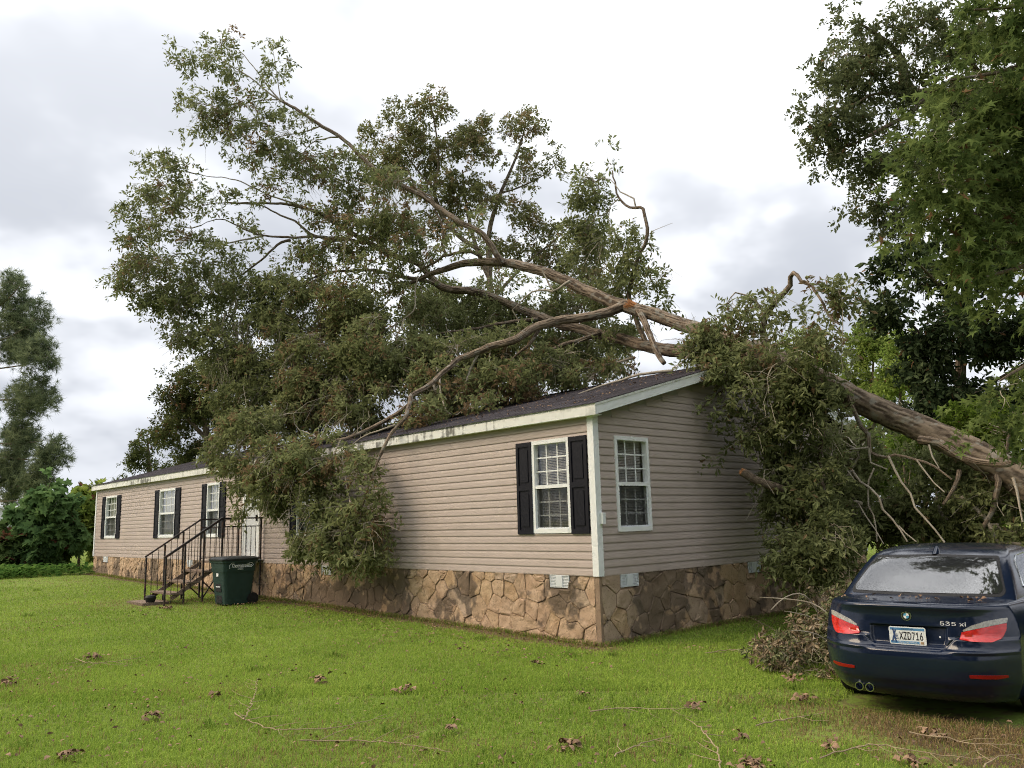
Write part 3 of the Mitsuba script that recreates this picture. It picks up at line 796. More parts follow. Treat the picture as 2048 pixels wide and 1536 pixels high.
def patch(fn, poly, sgn, d0, d1, size=0.03):
    """A slab bent onto the car's surface: its outline in (e, h), from d0 below the surface to d1 above it."""
    mb = MB()

    def bend(e, h, d):
        eps = 2e-3
        p = fn(e, h, sgn)
        n = np.cross(fn(e + eps, h, sgn) - fn(np.maximum(e - eps, 0), h, sgn), fn(e, h + eps, sgn) - fn(e, h - eps, sgn))
        n /= np.linalg.norm(n, axis=1, keepdims=True) + 1e-12
        n = n * np.where((n * (p - [0, 2.2, 0.6])).sum(1) < 0, -1, 1)[:, None]
        return p + n * d
    x0, y0, x1, y1 = poly.bounds
    gx, gy = (np.arange(math.floor(lo / size) - 1, math.ceil(hi / size) + 2) * size + 0.00371 for lo, hi in ((x0, x1), (y0, y1)))
    for a, b in zip(gx[:-1], gx[1:]):
        for lo, hi in zip(gy[:-1], gy[1:]):
            g = poly.intersection(sbox(a, lo, b, hi))
            for q in getattr(g, 'geoms', [g]):
                if q.geom_type == 'Polygon' and q.area > 1e-7:
                    v, f = trimesh.creation.triangulate_polygon(q, engine='earcut')
                    mb.add(bend(v[:, 0], v[:, 1], d1), f if sgn > 0 else f[:, ::-1])
    o = np.array(poly.segmentize(size / 2).exterior.coords)
    n = len(o) - 1
    v = np.vstack([bend(o[:, 0], o[:, 1], d1), bend(o[:, 0], o[:, 1], d0)])
    mb.add(v, [(k, k + 1, n + 2 + k, n + 1 + k) for k in range(n)])
    m = mb.mesh(); m.merge_vertices(digits_vertex=6)
    return m


def sheet(fn, es, hs, keep=None):
    """The surface over the grid of e and h, both sides."""
    mb = MB()
    for sgn in (1, -1):
        E, H = np.meshgrid(es, hs)
        v = fn(E, H, sgn).reshape(-1, 3)
        n = len(es)
        i, j = np.meshgrid(np.arange(len(hs) - 1), np.arange(n - 1), indexing='ij')
        q = np.stack([i * n + j, i * n + j + 1, (i + 1) * n + j + 1, (i + 1) * n + j], -1).reshape(-1, 4)
        if keep is not None:
            c = v[q].mean(1)
            q = q[keep(c)]
        mb.add(v, q if sgn > 0 else q[:, ::-1])
    m = mb.mesh()
    m.merge_vertices(digits_vertex=5)
    return m


AX = (1.12, 4.008)
es = np.concatenate([np.linspace(0, 0.70, 60), np.linspace(0.71, 0.98, 24), np.linspace(1.0, 4.9, 110)])
hs = np.unique(np.concatenate([np.linspace(0.20, 0.60, 22), np.linspace(0.60, 0.84, 49), np.linspace(0.84, 1.01, 22)]))
arch = lambda c: ~((np.abs(c[:, 0]) > 0.7) & (np.minimum(np.hypot(c[:, 1] - AX[0], c[:, 2] - 0.33), np.hypot(c[:, 1] - AX[1], c[:, 2] - 0.33)) < 0.375)) & (c[:, 1] < 4.86)
cb = carpart('body', sheet(body_pt, es, hs, arch), 'mat_car_paint', smooth=50)
# deck: trunk lid top, and the bonnet, crowned
mb = MB()
for s_a, s_b, n in ((0.155, 0.95, 26), (3.4, 4.80, 20)):
    ss = np.linspace(s_a, s_b, n); aa = np.linspace(-1, 1, 41)
    v = []
    for s in ss:
        tail = np.clip((s - 0.16) / 0.36, 0, 1) if s < 2 else np.clip((4.84 - s) / 0.45, 0, 1)
        hwm = 0.80 * (1 - 0.14 * (1 - sm(0.0, 1.3, s)) - 0.10 * sm(3.9, 4.8, s)) * ((tail / 0.9) ** 0.2 if tail < 0.9 else 1) if tail > 0 else 0.80 * 0.2
        hwm = max(hwm, 0.05)
        for a in aa:
            z = 1.010 + (0.022 * sm(0.16, 0.75, s) if s < 2 else 0.0 - 0.20 * sm(3.9, 4.84, s)) * (1 - a ** 4) + 0.006 * (1 - a * a)
            v.append((a * hwm, s + (0.36 * 0 * a), z - (0.012 * (abs(a) ** 8))))
    k = len(aa)
    i, j = np.meshgrid(np.arange(n - 1), np.arange(k - 1), indexing='ij')
    mb.add(v, np.stack([i * k + j, i * k + j + 1, (i + 1) * k + j + 1, (i + 1) * k + j], -1).reshape(-1, 4))
# shoulders between the body's top ring and the glasshouse
for sgn in (1, -1):
    ee = es
    top = body_pt(ee, np.full(len(ee), 1.009), sgn)
    inn = top * [0.93, 1, 1] + [0, 0.03, 0.012]
    low = top * [0.60, 1, 1] + [0, 0.10, 0.0]
    n = len(ee); v = np.vstack([top, inn, low]); q = [(a * n + i, a * n + i + 1, (a + 1) * n + i + 1, (a + 1) * n + i) for a in (0, 1) for i in range(n - 1) if top[i, 1] < 4.8]
    mb.add(v, q)
carpart('trunk_lid', mb, 'mat_car_paint', smooth=40)
eg = np.concatenate([np.linspace(0, 1.0, 60), np.linspace(1.03, 3.6, 60)])


def green_full(E, H, sgn):
    """The glasshouse, tail to windscreen: E in 0..1 round the rear, 1..2 along the side, 2..3 across the windscreen."""
    hw, s0, s1, d = interp(GREEN, H, 1), interp(GREEN, H, 2), interp(GREEN, H, 3), interp(GREEN, H, 4)
    a = np.clip(E, 0, 1)
    rear = np.stack([a * hw, s0 + d * (0.25 * a ** 2 + 0.75 * a ** 6)], -1)
    t = np.clip(E - 1, 0, 1)
    sr, sf = s0 + d, s1 - d
    s = sr + (sf - sr) * t
    side = np.stack([hw * (1 + 0.035 * np.sin(np.clip((s - 0.8) / 2.6, 0, 1) * np.pi)), s], -1)
    b = np.clip(3 - E, 0, 1)
    front = np.stack([b * hw, s1 - d * (0.25 * b ** 2 + 0.75 * b ** 6)], -1)
    q = np.where((E <= 1)[..., None], rear, np.where((E <= 2)[..., None], side, front))
    return np.stack([sgn * q[..., 0], q[..., 1], H], -1)


carpart('roof', sheet(green_full, np.concatenate([np.linspace(0, 1, 40), np.linspace(1.03, 2, 30), np.linspace(2.04, 3, 26)]), np.concatenate([np.linspace(0.985, 1.40, 26), np.linspace(1.41, 1.468, 14)])), 'mat_car_paint', smooth=50)


def rounded(pts, r):
    return Polygon(pts).buffer(-r).buffer(r, quad_segs=5)


# rear window: one pane across, a dark border under it
for nm, grow, d1, m in (('rear_window_seal', 0.022, 0.0025, 'mat_dark'), ('rear_window', 0.0, 0.0055, 'mat_car_glass')):
    mbw = MB()
    for sgn in (1, -1):
        q = rounded([(-0.2, 1.052 - grow), (0.672 + grow, 1.060 - grow), (0.545 + grow, 1.352 + grow), (-0.2, 1.372 + grow)], 0.04).intersection(sbox(0, 0, 2, 2))
        mbw.tm(patch(green_pt, q, sgn, -0.006, d1))
    carpart(nm, mbw, m, smooth=25)
# side windows and their bright trim
for sgn in (1, -1):
    def eh(s, h):
        hw, s0, d = (float(interp(GREEN, h, k)) for k in (1, 2, 4))
        return (hw + s - (s0 + d), h)
    q = Polygon([eh(1.28, 1.10), eh(1.42, 1.05), eh(3.20, 1.05), eh(2.72, 1.345), eh(2.2, 1.375), eh(1.70, 1.365), eh(1.50, 1.32)]).buffer(-0.03).buffer(0.03, quad_segs=4)
    carpart('side_window', patch(green_pt, q, sgn, -0.006, 0.005, 0.06), 'mat_car_glass', smooth=25)
    ring = np.array(q.exterior.coords)
    p = green_pt(ring[:, 0], ring[:, 1], sgn) + [sgn * 0.005, 0, 0]
    carpart('window_trim', MB().tube(p, 0.007, 6, cap=False), 'mat_chrome', smooth=60)
    pil = eh(2.15, 1.06)[0]
    carpart('door_pillar', patch(green_pt, sbox(pil - 0.05, 1.055, pil + 0.05, 1.36), sgn, -0.004, 0.007, 0.06), 'mat_dark')
    hd = body_pt(np.array([2.55, 2.75]), np.array([0.845, 0.85]), sgn) + [sgn * 0.03, 0, 0]
    carpart('door_handle', MB().bar(hd[0], hd[1], 0.022, 0.03), 'mat_car_paint')
    w = MB().tm(trimesh.creation.icosphere(2, 1.0)).mesh().vertices * [0.11, 0.06, 0.075] + [sgn * 0.98, 3.15, 1.06]
    carpart('mirror', trimesh.Trimesh(w, trimesh.creation.icosphere(2, 1.0).faces, process=False), 'mat_car_paint', smooth=True)
    # lamps: red body with a clear band along the top, wrapped round the corner
    red = [(0.480, 0.728), (0.60, 0.716), (0.74, 0.713), (0.80, 0.732), (0.83, 0.80), (0.835, 0.858), (0.79, 0.850), (0.70, 0.832), (0.58, 0.806), (0.497, 0.788)]
    clr = [(0.497, 0.790), (0.58, 0.808), (0.70, 0.834), (0.80, 0.853), (0.835, 0.861), (0.84, 0.898), (0.80, 0.897), (0.70, 0.880), (0.58, 0.842), (0.515, 0.808)]
    lamp = carpart('tail_light', patch(body_pt, rounded(red, 0.008), sgn, -0.02, 0.007, 0.025), 'mat_lamp_red', smooth=30)
    carpart('clear_band', patch(body_pt, rounded(clr, 0.006), sgn, -0.02, 0.0075, 0.025), 'mat_lamp_clear', parent=lamp, smooth=30)
    carpart('round_lens', patch(body_pt, sbox(0.52, 0.735, 0.585, 0.792).buffer(-0.025).buffer(0.025, quad_segs=5), sgn, 0.0, 0.0115, 0.02), 'mat_lamp_red', parent=lamp, smooth=30)
    carpart('reflector', patch(body_pt, rounded([(0.545, 0.425), (0.76, 0.418), (0.83, 0.428), (0.83, 0.446), (0.545, 0.450)], 0.006), sgn, -0.01, 0.006, 0.03), 'mat_reflector')
    # wheels
    for ax in AX:
        wheel = carpart('wheel', (lambda: (lambda m: trimesh.Trimesh(np.column_stack([sgn * 0.79 + m.vertices[:, 2], ax + m.vertices[:, 0], 0.325 + m.vertices[:, 1]]), m.faces))(trimesh.creation.revolve([(0.20, -0.10), (0.225, -0.105), (0.30, -0.115), (0.325, -0.09), (0.325, 0.09), (0.30, 0.115), (0.225, 0.105), (0.20, 0.10)], sections=32)))(), 'mat_tyre', smooth=50)
        rim = MB().tm(trimesh.creation.cylinder(0.21, 0.10, sections=28))
        for k in range(7):
            a = 2 * math.pi * k / 7
            rim.bar((0.04 * math.cos(a), 0.04 * math.sin(a), 0.07 * sgn), (0.20 * math.cos(a), 0.20 * math.sin(a), 0.085 * sgn), 0.035, 0.03)
        v = rim.mesh().vertices
        carpart('rim', trimesh.Trimesh(np.column_stack([sgn * 0.79 + v[:, 2], ax + v[:, 0], 0.325 + v[:, 1]]), rim.mesh().faces, process=False), 'mat_chrome', parent=wheel)
        t = np.linspace(-0.35, math.pi + 0.35, 26)
        hh = np.clip(0.33 + 0.378 * np.sin(t), 0.2, 1); ssx = ax + 0.378 * np.cos(t)
        hw = interp(BODY, hh, 1) * (1 - 0.14 * (1 - sm(0.0, 1.3, ssx)) - 0.05 * sm(3.9, 4.8, ssx))
        carpart('wheel_arch', MB().tube(np.column_stack([sgn * (hw - 0.012), ssx, hh]), 0.02, 8), 'mat_car_paint', smooth=60)
carpart('underbody', MB().box(-0.66, 0.66, 0.50, 4.4, 0.20, 0.30).box(-0.58, 0.58, 0.60, 4.3, 0.302, 0.9), 'mat_dark')
carpart('rear_valance', (lambda v: MB().add(v, [(i, i + 1, 25 + i + 1, 25 + i) for i in range(24)]))(np.vstack([body_pt(np.abs(np.linspace(-0.64, 0.64, 25)), 0.201, 1) * np.where(np.linspace(-0.64, 0.64, 25) < 0, -1, 1)[:, None] ** np.array([1, 0, 0]), body_pt(np.abs(np.linspace(-0.64, 0.64, 25)), 0.201, 1) * np.where(np.linspace(-0.64, 0.64, 25) < 0, -1, 1)[:, None] ** np.array([1, 0, 0]) + [0, 0.3, -0.02]])), 'mat_dark')
# exhaust
for x in (-0.46, -0.365):
    y0 = float(body_pt(abs(x), 0.275, 1)[1])
    o = trimesh.creation.annulus(0.032, 0.038, 0.16, sections=24)
    v = o.vertices
    ex = carpart('exhaust_pipe', trimesh.Trimesh(np.column_stack([x + v[:, 0], y0 - 0.01 + v[:, 2] + 0.08, 0.262 + v[:, 1]]), o.faces, process=False), 'mat_chrome', smooth=40)
    o = trimesh.creation.cylinder(0.0318, 0.02, sections=20); v = o.vertices
    carpart('bore', trimesh.Trimesh(np.column_stack([x + v[:, 0], y0 + 0.08 + v[:, 2], 0.262 + v[:, 1]]), o.faces, process=False), 'mat_dark', parent=ex)
# number plate
PY = 0.085


def flat(mesh, x, z, y, tilt=0.0):   # drawn in (x, z), its thickness towards the rear
    v = mesh.vertices
    return trimesh.Trimesh(np.column_stack([x + v[:, 0], y - v[:, 2], z + v[:, 1]]), mesh.faces, process=False)


plate = carpart('number_plate', flat(extrude(sbox(-0.1525, -0.076, 0.1525, 0.076).buffer(-0.014).buffer(0.014, quad_segs=4), 0.004), 0, 0.735, PY), 'mat_plate_white', label='Georgia number plate reading XZD716 with a ribbon emblem')
carpart('blue_band', MB().tm(flat(extrude(sbox(-0.143, 0.046, 0.143, 0.067), 0.0012), 0, 0.735, PY - 0.004)).tm(flat(extrude(sbox(-0.143, -0.068, 0.095, -0.046), 0.0012), 0, 0.735, PY - 0.004)), 'mat_plate_blue', parent=plate)
for txt, hgt, x0, wid, z, m in (('XZD716', 0.064, -0.068, 0.196, 0.735 - 0.033, 'mat_plate_ink'), ('BACK THE BADGE', 0.012, -0.078, 0.155, 0.735 - 0.063, 'mat_plate_white'), ('GEORGIA', 0.012, -0.05, 0.10, 0.735 + 0.051, 'mat_plate_ink')):
    t = meshkit.text_mesh(txt, hgt, 0.0012, bold=hgt > 0.03)
    v = t.vertices.copy(); v[:, 0] = (v[:, 0] - v[:, 0].min()) / np.ptp(v[:, 0]) * wid + x0; v[:, 1] = v[:, 1] * 1.0
    carpart('lettering', flat(trimesh.Trimesh(v, t.faces, process=False), 0, z, PY - (0.0053 if hgt < 0.03 else 0.004)), m, parent=plate)
rb = MB()
for a, b in (((-0.118, 0.052), (-0.098, -0.055)), ((-0.098, 0.045), (-0.128, -0.05))):
    rb.tm(flat(extrude(LineString([a, b]).buffer(0.0065), 0.0012), 0, 0.735, PY - 0.0042 - 0.0003 * len(rb.v)))
for k in range(4):
    rb.tm(flat(extrude(sbox(-0.116, 0.006 - k * 0.012, -0.082 + 0.002 * k, 0.012 - k * 0.012), 0.0012), 0, 0.735, PY - 0.0048))
carpart('ribbon_emblem', rb, 'mat_plate_ribbon', parent=plate)
carpart('validation_sticker', flat(extrude(sbox(0.104, -0.068, 0.132, -0.046), 0.0012), 0, 0.735, PY - 0.004), 'mat_stone_ochre', parent=plate)
# badge: black ring, quartered centre
BY0 = float(body_pt(0.0, 0.905, 1)[1]) - 0.002
disc = lambda r0: extrude(MultiPoint([(0, 0)]).buffer(r0, quad_segs=12), 0.003)
badge = carpart('badge', flat(disc(0.041), 0, 0.905, BY0 + 0.002), 'mat_chrome')
carpart('badge_ring', flat(disc(0.0375), 0, 0.905, BY0), 'mat_dark', parent=badge)
for k in range(4):
    a = math.pi / 2 * k
    w = Polygon([(0, 0)] + [(0.024 * math.cos(a + t), 0.024 * math.sin(a + t)) for t in np.linspace(0, math.pi / 2, 8)])
    carpart('badge_quarter', flat(extrude(w, 0.002), 0, 0.905, BY0 - 0.003), 'mat_badge_blue' if k % 2 else 'mat_plate_white', parent=badge)
for ch, a in (('B', 130), ('M', 90), ('W', 50)):
    t = meshkit.text_mesh(ch, 0.0105, 0.001, bold=True); v = t.vertices.copy(); v[:, 0] -= np.ptp(v[:, 0]) / 2; v[:, 1] -= 0.005
    r_ = math.radians(a - 90); c, n = math.cos(r_), math.sin(r_)
    v = np.column_stack([v[:, 0] * c - v[:, 1] * n, v[:, 0] * n + v[:, 1] * c, v[:, 2]]) + [0.0307 * math.cos(math.radians(a)), 0.0307 * math.sin(math.radians(a)), 0]
    carpart('badge_letter', flat(trimesh.Trimesh(v, t.faces, process=False), 0, 0.905, BY0 - 0.003), 'mat_chrome', parent=badge)
t = meshkit.text_mesh('535 xi', 0.032, 0.004); v = t.vertices.copy(); v[:, 0] = (v[:, 0] - v[:, 0].min()) / np.ptp(v[:, 0]) * 0.20
yb = body_pt(0.27 + v[:, 0], 0.845 + v[:, 1], 1)[:, 1] - 0.001 - v[:, 2]
carpart('model_lettering', trimesh.Trimesh(np.column_stack([0.27 + v[:, 0], yb, 0.838 + v[:, 1]]), t.faces, process=False), 'mat_plate_white')
lk = trimesh.creation.cylinder(0.008, 0.006, sections=14); v = lk.vertices
carpart('trunk_lock', trimesh.Trimesh(np.column_stack([0.255 + v[:, 0], float(body_pt(0.255, 0.74, 1)[1]) - 0.002 + v[:, 2], 0.735 + v[:, 1]]), lk.faces, process=False), 'mat_plate_white')
# shark fin aerial
fin = []
for t in np.linspace(0, 1, 9):
    w = 0.034 * math.sqrt(max(1 - t, 0)) + 0.004
    fin.append(np.column_stack([w * np.cos(np.linspace(0, 2 * np.pi, 14)[:-1]), 1.38 + 0.055 * t + (0.075 * (1 - t) + 0.008) * np.sin(np.linspace(0, 2 * np.pi, 14)[:-1]) * 1.0, np.full(13, 1.392 + 0.075 * t)]))
carpart('roof_aerial', loft(fin, MB()), 'mat_car_paint', smooth=40)

# ------------------------------------------------------------------ wood and clumps of foliage, in metres: limbs as (x, y, z, radius), clumps as (x, y, z, three radii, density, share of brown leaves)
LIMBS = {
 'F': [
  [(4.49,4.95,1.78,0.26),(4.21,4.9,2.06,0.245),(3.62,4.8,2.55,0.225),(2.89,4.7,3.0,0.215),(2.1,4.6,3.49,0.21),(1.32,4.5,4.02,0.205),(0.12,4.4,4.8,0.2)],
  [(0.62,4.45,4.46,0.16),(0.14,4.38,4.79,0.155),(-0.93,4.3,5.37,0.145),(-1.8,4.2,5.81,0.138),(-2.88,4.1,6.32,0.13),(-4.12,3.89,7.08,0.12),(-5.12,3.62,7.59,0.11),(-5.92,3.33,7.85,0.1),(-6.74,3.0,7.92,0.085),(-7.36,2.71,7.83,0.065),(-7.83,2.45,7.68,0.045),(-8.55,2.06,7.42,0.025)],
  [(0.58,4.5,4.4,0.15),(0.06,4.5,4.71,0.145),(-0.8,4.55,4.9,0.14),(-1.89,4.6,5.2,0.135),(-3.09,4.8,5.63,0.125),(-4.34,4.9,6.09,0.12),(-5.48,4.75,6.56,0.115),(-6.32,4.55,6.98,0.11),(-6.82,4.35,7.29,0.105),(-7.58,3.99,7.66,0.1),(-8.32,3.6,7.9,0.095),(-8.75,3.2,8.56,0.085),(-9.22,2.81,8.82,0.075),(-9.68,2.41,9.14,0.07),(-10.13,1.99,9.56,0.06),(-10.57,1.57,9.99,0.05),(-11.14,1.06,10.28,0.04),(-11.55,0.68,10.41,0.033),(-12.19,0.12,10.47,0.025),(-12.81,-0.45,10.56,0.015),(-13.45,-1.02,10.41,0.008)],
  [(-5.62,3.38,7.73,0.08),(-5.78,3.21,8.08,0.0759),(-6.01,3.03,8.5,0.0718),(-6.4,2.82,8.82,0.0677),(-6.94,2.57,9.34,0.0636),(-7.55,2.27,9.88,0.0595),(-8.03,2.0,10.23,0.0555),(-8.63,1.66,10.84,0.0514),(-9.22,1.28,11.56,0.0473),(-9.76,0.92,12.05,0.0432),(-10.27,0.55,12.54,0.0391),(-10.64,0.25,12.85,0.035)],
  [(-10.64,0.25,12.85,0.028),(-10.87,0.05,13.05,0.0225),(-11.4,-0.38,13.63,0.017),(-11.95,-0.84,14.15,0.0115),(-12.44,-1.3,14.66,0.006)],
  [(-10.72,0.2,12.92,0.022),(-11.0,0.01,13.32,0.0177),(-11.28,-0.23,13.85,0.0135),(-11.7,-0.62,14.62,0.0093),(-11.86,-0.79,15.0,0.005)],
  [(-10.69,0.22,12.89,0.016),(-10.8,0.18,13.38,0.012),(-10.91,0.08,14.16,0.008),(-10.98,0.01,14.76,0.004)],
  [(-10.77,0.17,12.94,0.02),(-11.28,-0.2,13.01,0.0153),(-11.91,-0.64,12.93,0.0107),(-12.37,-0.99,12.84,0.006)],
  [(-9.81,0.94,12.08,0.022),(-10.27,0.65,11.99,0.0167),(-11.06,0.17,11.97,0.0113),(-11.63,-0.22,11.88,0.006)],
  [(-9.47,1.21,11.71,0.022),(-9.95,0.93,11.74,0.0167),(-10.31,0.72,11.51,0.0113),(-10.46,0.63,11.18,0.006)],
  [(-10.13,1.99,9.56,0.035),(-10.6,1.57,9.88,0.0315),(-10.94,1.23,10.21,0.028),(-11.32,0.87,10.43,0.0245),(-11.7,0.5,10.64,0.021),(-12.12,0.07,10.95,0.0175),(-12.52,-0.33,11.19,0.014),(-12.95,-0.76,11.3,0.0105),(-13.37,-1.18,11.44,0.007)],
  [(-9.68,2.41,9.14,0.05),(-10.28,1.93,9.31,0.044),(-10.97,1.38,9.44,0.038),(-11.46,0.96,9.47,0.032),(-12.05,0.43,9.6,0.026),(-12.5,-0.02,9.89,0.02),(-12.86,-0.41,10.12,0.014),(-13.26,-0.76,9.98,0.008)],
  [(-12.03,0.43,9.58,0.03),(-12.66,-0.1,9.47,0.0223),(-13.16,-0.53,9.31,0.0147),(-13.36,-0.69,9.04,0.007)],
  [(-10.28,1.93,9.31,0.04),(-10.95,1.4,9.48,0.0347),(-11.32,1.02,9.9,0.0293),(-11.67,0.67,10.13,0.024),(-12.05,0.3,10.41,0.0187),(-12.29,0.05,10.51,0.0133),(-12.83,-0.43,10.5,0.008)],
  [(-11.46,0.96,9.43,0.04),(-11.73,0.72,9.3,0.0338),(-12.07,0.46,8.94,0.0276),(-12.51,0.14,8.59,0.0214),(-13.03,-0.27,8.29,0.0152),(-13.5,-0.66,8.04,0.009)],
  [(-8.37,3.48,7.92,0.055),(-9.12,2.9,8.21,0.0475),(-9.74,2.37,8.43,0.04),(-10.67,1.67,8.46,0.0325),(-11.23,1.23,8.23,0.025),(-11.94,0.68,8.05,0.0175),(-12.29,0.3,8.25,0.01)],
  [(-10.65,1.66,8.43,0.035),(-11.33,1.14,8.12,0.026),(-12.21,0.44,8.0,0.017),(-12.71,0.01,7.87,0.008)],
  [(-2.61,4.1,6.2,0.11),(-3.11,3.7,6.01,0.1),(-3.66,3.2,5.94,0.095),(-4.01,2.8,5.81,0.09),(-4.21,2.4,5.52,0.085),(-4.62,2.2,5.46,0.08),(-5.01,1.9,5.31,0.07),(-5.27,1.7,5.21,0.06),(-5.2,1.3,4.86,0.055),(-5.22,0.8,4.45,0.05),(-5.11,0.45,4.26,0.045),(-4.87,0.2,4.01,0.04),(-4.63,-0.05,3.72,0.036),(-4.76,-0.25,3.48,0.033),(-4.79,-0.45,3.15,0.028),(-4.87,-0.6,2.78,0.022),(-5.07,-0.65,2.37,0.016),(-5.25,-0.7,1.87,0.009)],
  [(-5.32,0.6,4.24,0.05),(-5.97,0.42,3.93,0.0458),(-6.32,0.24,3.77,0.0416),(-6.76,0.07,3.62,0.0373),(-6.97,-0.11,3.56,0.0331),(-7.44,-0.29,3.62,0.0289),(-7.82,-0.47,3.47,0.0247),(-8.45,-0.64,3.33,0.0204),(-9.0,-0.82,3.08,0.0162),(-9.23,-1.0,2.95,0.012)],
  [(-7.24,-0.4,3.59,0.018),(-7.62,-0.5,3.73,0.014),(-7.99,-0.6,3.92,0.01),(-7.92,-0.7,4.18,0.006)],
  [(-5.41,0.2,3.72,0.022),(-5.42,0.05,3.66,0.0185),(-6.0,-0.1,3.56,0.015),(-6.24,-0.25,3.4,0.0115),(-6.3,-0.4,3.22,0.008)],
  [(-8.4,-0.75,3.3,0.014),(-8.63,-0.87,3.28,0.0113),(-9.37,-0.98,3.37,0.0087),(-9.88,-1.1,3.26,0.006)],
  [(-6.73,-0.25,3.52,0.016),(-6.68,-0.34,3.39,0.0133),(-6.72,-0.43,3.15,0.0105),(-6.52,-0.51,2.69,0.0077),(-6.71,-0.6,2.2,0.005)],
  [(-6.55,-0.25,3.45,0.014),(-6.47,-0.37,3.19,0.011),(-6.15,-0.48,2.76,0.008),(-5.77,-0.6,2.26,0.005)],
  [(-2.57,4.75,5.42,0.06),(-2.85,4.8,5.94,0.055),(-3.08,4.79,6.65,0.0521),(-2.89,4.79,7.09,0.0491),(-2.76,4.78,7.44,0.0462),(-2.52,4.77,7.73,0.0433),(-2.47,4.76,7.99,0.0404),(-2.5,4.76,8.3,0.0374),(-2.53,4.75,8.5,0.0345),(-2.73,4.74,8.53,0.0316),(-2.93,4.73,8.62,0.0286),(-3.15,4.71,8.89,0.0257),(-3.2,4.7,9.09,0.0228),(-3.18,4.69,9.28,0.0199),(-3.25,4.67,9.42,0.0169),(-3.24,4.67,9.59,0.014)],
  [(-2.69,4.75,8.53,0.022),(-2.7,4.72,8.68,0.0197),(-2.81,4.7,8.84,0.0173),(-3.0,4.67,8.92,0.015),(-3.11,4.63,9.12,0.0127),(-3.23,4.6,9.33,0.0103),(-3.48,4.56,9.46,0.008)],
  [(-3.17,4.73,8.9,0.016),(-3.32,4.67,8.83,0.0127),(-3.38,4.63,8.54,0.0093),(-3.21,4.59,8.05,0.006)],
  [(-2.5,4.8,7.84,0.009),(-2.12,4.75,7.89,0.0065),(-1.71,4.7,7.89,0.004)],
  [(-2.21,4.05,5.98,0.068),(-1.88,3.9,5.49,0.062),(-1.62,3.75,5.12,0.056),(-1.32,3.6,4.69,0.05)],
  [(-3.84,3.75,6.96,0.035),(-3.99,3.66,6.86,0.0298),(-4.17,3.57,6.77,0.0245),(-4.27,3.49,6.98,0.0192),(-4.36,3.4,7.31,0.014)],
  [(-4.19,3.6,6.77,0.024),(-4.75,3.48,6.88,0.0193),(-5.06,3.37,6.68,0.0147),(-5.21,3.27,6.52,0.01)],
  [(-6.16,3.2,8.01,0.045),(-6.38,3.07,8.15,0.041),(-6.69,2.92,8.19,0.037),(-7.0,2.78,8.2,0.033),(-7.32,2.64,8.03,0.029),(-7.85,2.44,7.9,0.025)],
  [(-7.0,2.78,8.2,0.038),(-7.06,2.71,8.44,0.0349),(-6.96,2.68,8.69,0.0318),(-7.01,2.6,9.01,0.0287),(-7.1,2.52,9.34,0.0256),(-7.05,2.49,9.48,0.0224),(-7.3,2.37,9.79,0.0193),(-7.56,2.25,10.01,0.0162),(-7.61,2.18,10.21,0.0131),(-7.7,2.09,10.62,0.01)],
  [(-7.59,2.15,10.22,0.024),(-7.96,1.96,10.13,0.0198),(-8.38,1.75,10.13,0.0155),(-8.93,1.47,10.39,0.0112),(-9.29,1.24,10.59,0.007)],
  [(-7.73,2.47,7.79,0.022),(-7.71,2.36,7.47,0.0195),(-7.61,2.27,6.89,0.017),(-7.9,2.08,6.64,0.0145),(-8.38,1.84,6.44,0.012),(-8.85,1.6,6.3,0.0095),(-9.11,1.4,6.2,0.007)],
  [(-4.0,4.86,5.98,0.06),(-4.22,4.59,5.84,0.0525),(-4.56,4.31,5.75,0.045),(-4.72,4.04,5.6,0.0375),(-5.06,3.76,5.48,0.03)],
  [(-3.96,2.9,5.81,0.045),(-4.05,2.8,5.58,0.0387),(-4.19,2.7,5.39,0.0325),(-4.44,2.6,5.21,0.0262),(-4.66,2.5,4.91,0.02)],
  [(-5.75,4.61,6.62,0.05),(-6.22,4.28,6.59,0.043),(-6.58,3.98,6.57,0.036),(-7.14,3.62,6.48,0.029),(-7.58,3.3,6.49,0.022),(-8.26,2.9,6.33,0.015)],
  [(-4.88,2.0,5.34,0.03),(-5.02,1.9,5.06,0.0267),(-5.07,1.8,4.79,0.0233),(-5.04,1.7,4.56,0.02)],
  [(-5.5,1.4,4.87,0.022),(-5.34,1.3,4.41,0.0187),(-5.08,1.2,4.11,0.0153),(-4.86,1.1,3.97,0.012)],
  [(-0.99,3.4,4.47,0.03),(-1.33,3.16,4.45,0.026),(-2.12,2.92,4.33,0.022),(-2.4,2.68,4.22,0.018),(-2.58,2.44,4.13,0.014),(-2.71,2.2,4.02,0.01)],
  [(-2.82,4.6,5.17,0.035),(-3.07,4.4,5.11,0.0275),(-3.4,4.2,5.05,0.02)],
  [(1.03,4.2,4.24,0.07),(0.67,4.13,4.46,0.0661),(0.6,4.07,4.65,0.0623),(0.62,4.0,4.98,0.0584),(0.73,3.93,5.25,0.0545),(0.93,3.87,5.42,0.0507),(1.2,3.8,5.6,0.0468),(1.33,3.73,5.71,0.0429),(1.37,3.67,5.82,0.0391),(1.48,3.6,5.84,0.0352),(1.61,3.53,5.66,0.0313),(1.88,3.47,5.46,0.0275),(1.94,3.4,5.32,0.0236),(2.07,3.33,5.13,0.0197),(2.18,3.27,4.86,0.0159),(2.37,3.2,4.66,0.012)],
  [(1.95,3.4,5.35,0.02),(2.33,3.33,5.24,0.016),(2.53,3.27,5.24,0.012),(2.72,3.2,5.3,0.008)],
  [(2.35,3.3,5.23,0.012),(2.42,3.27,4.94,0.0097),(2.38,3.23,4.58,0.0073),(2.35,3.2,3.94,0.005)],
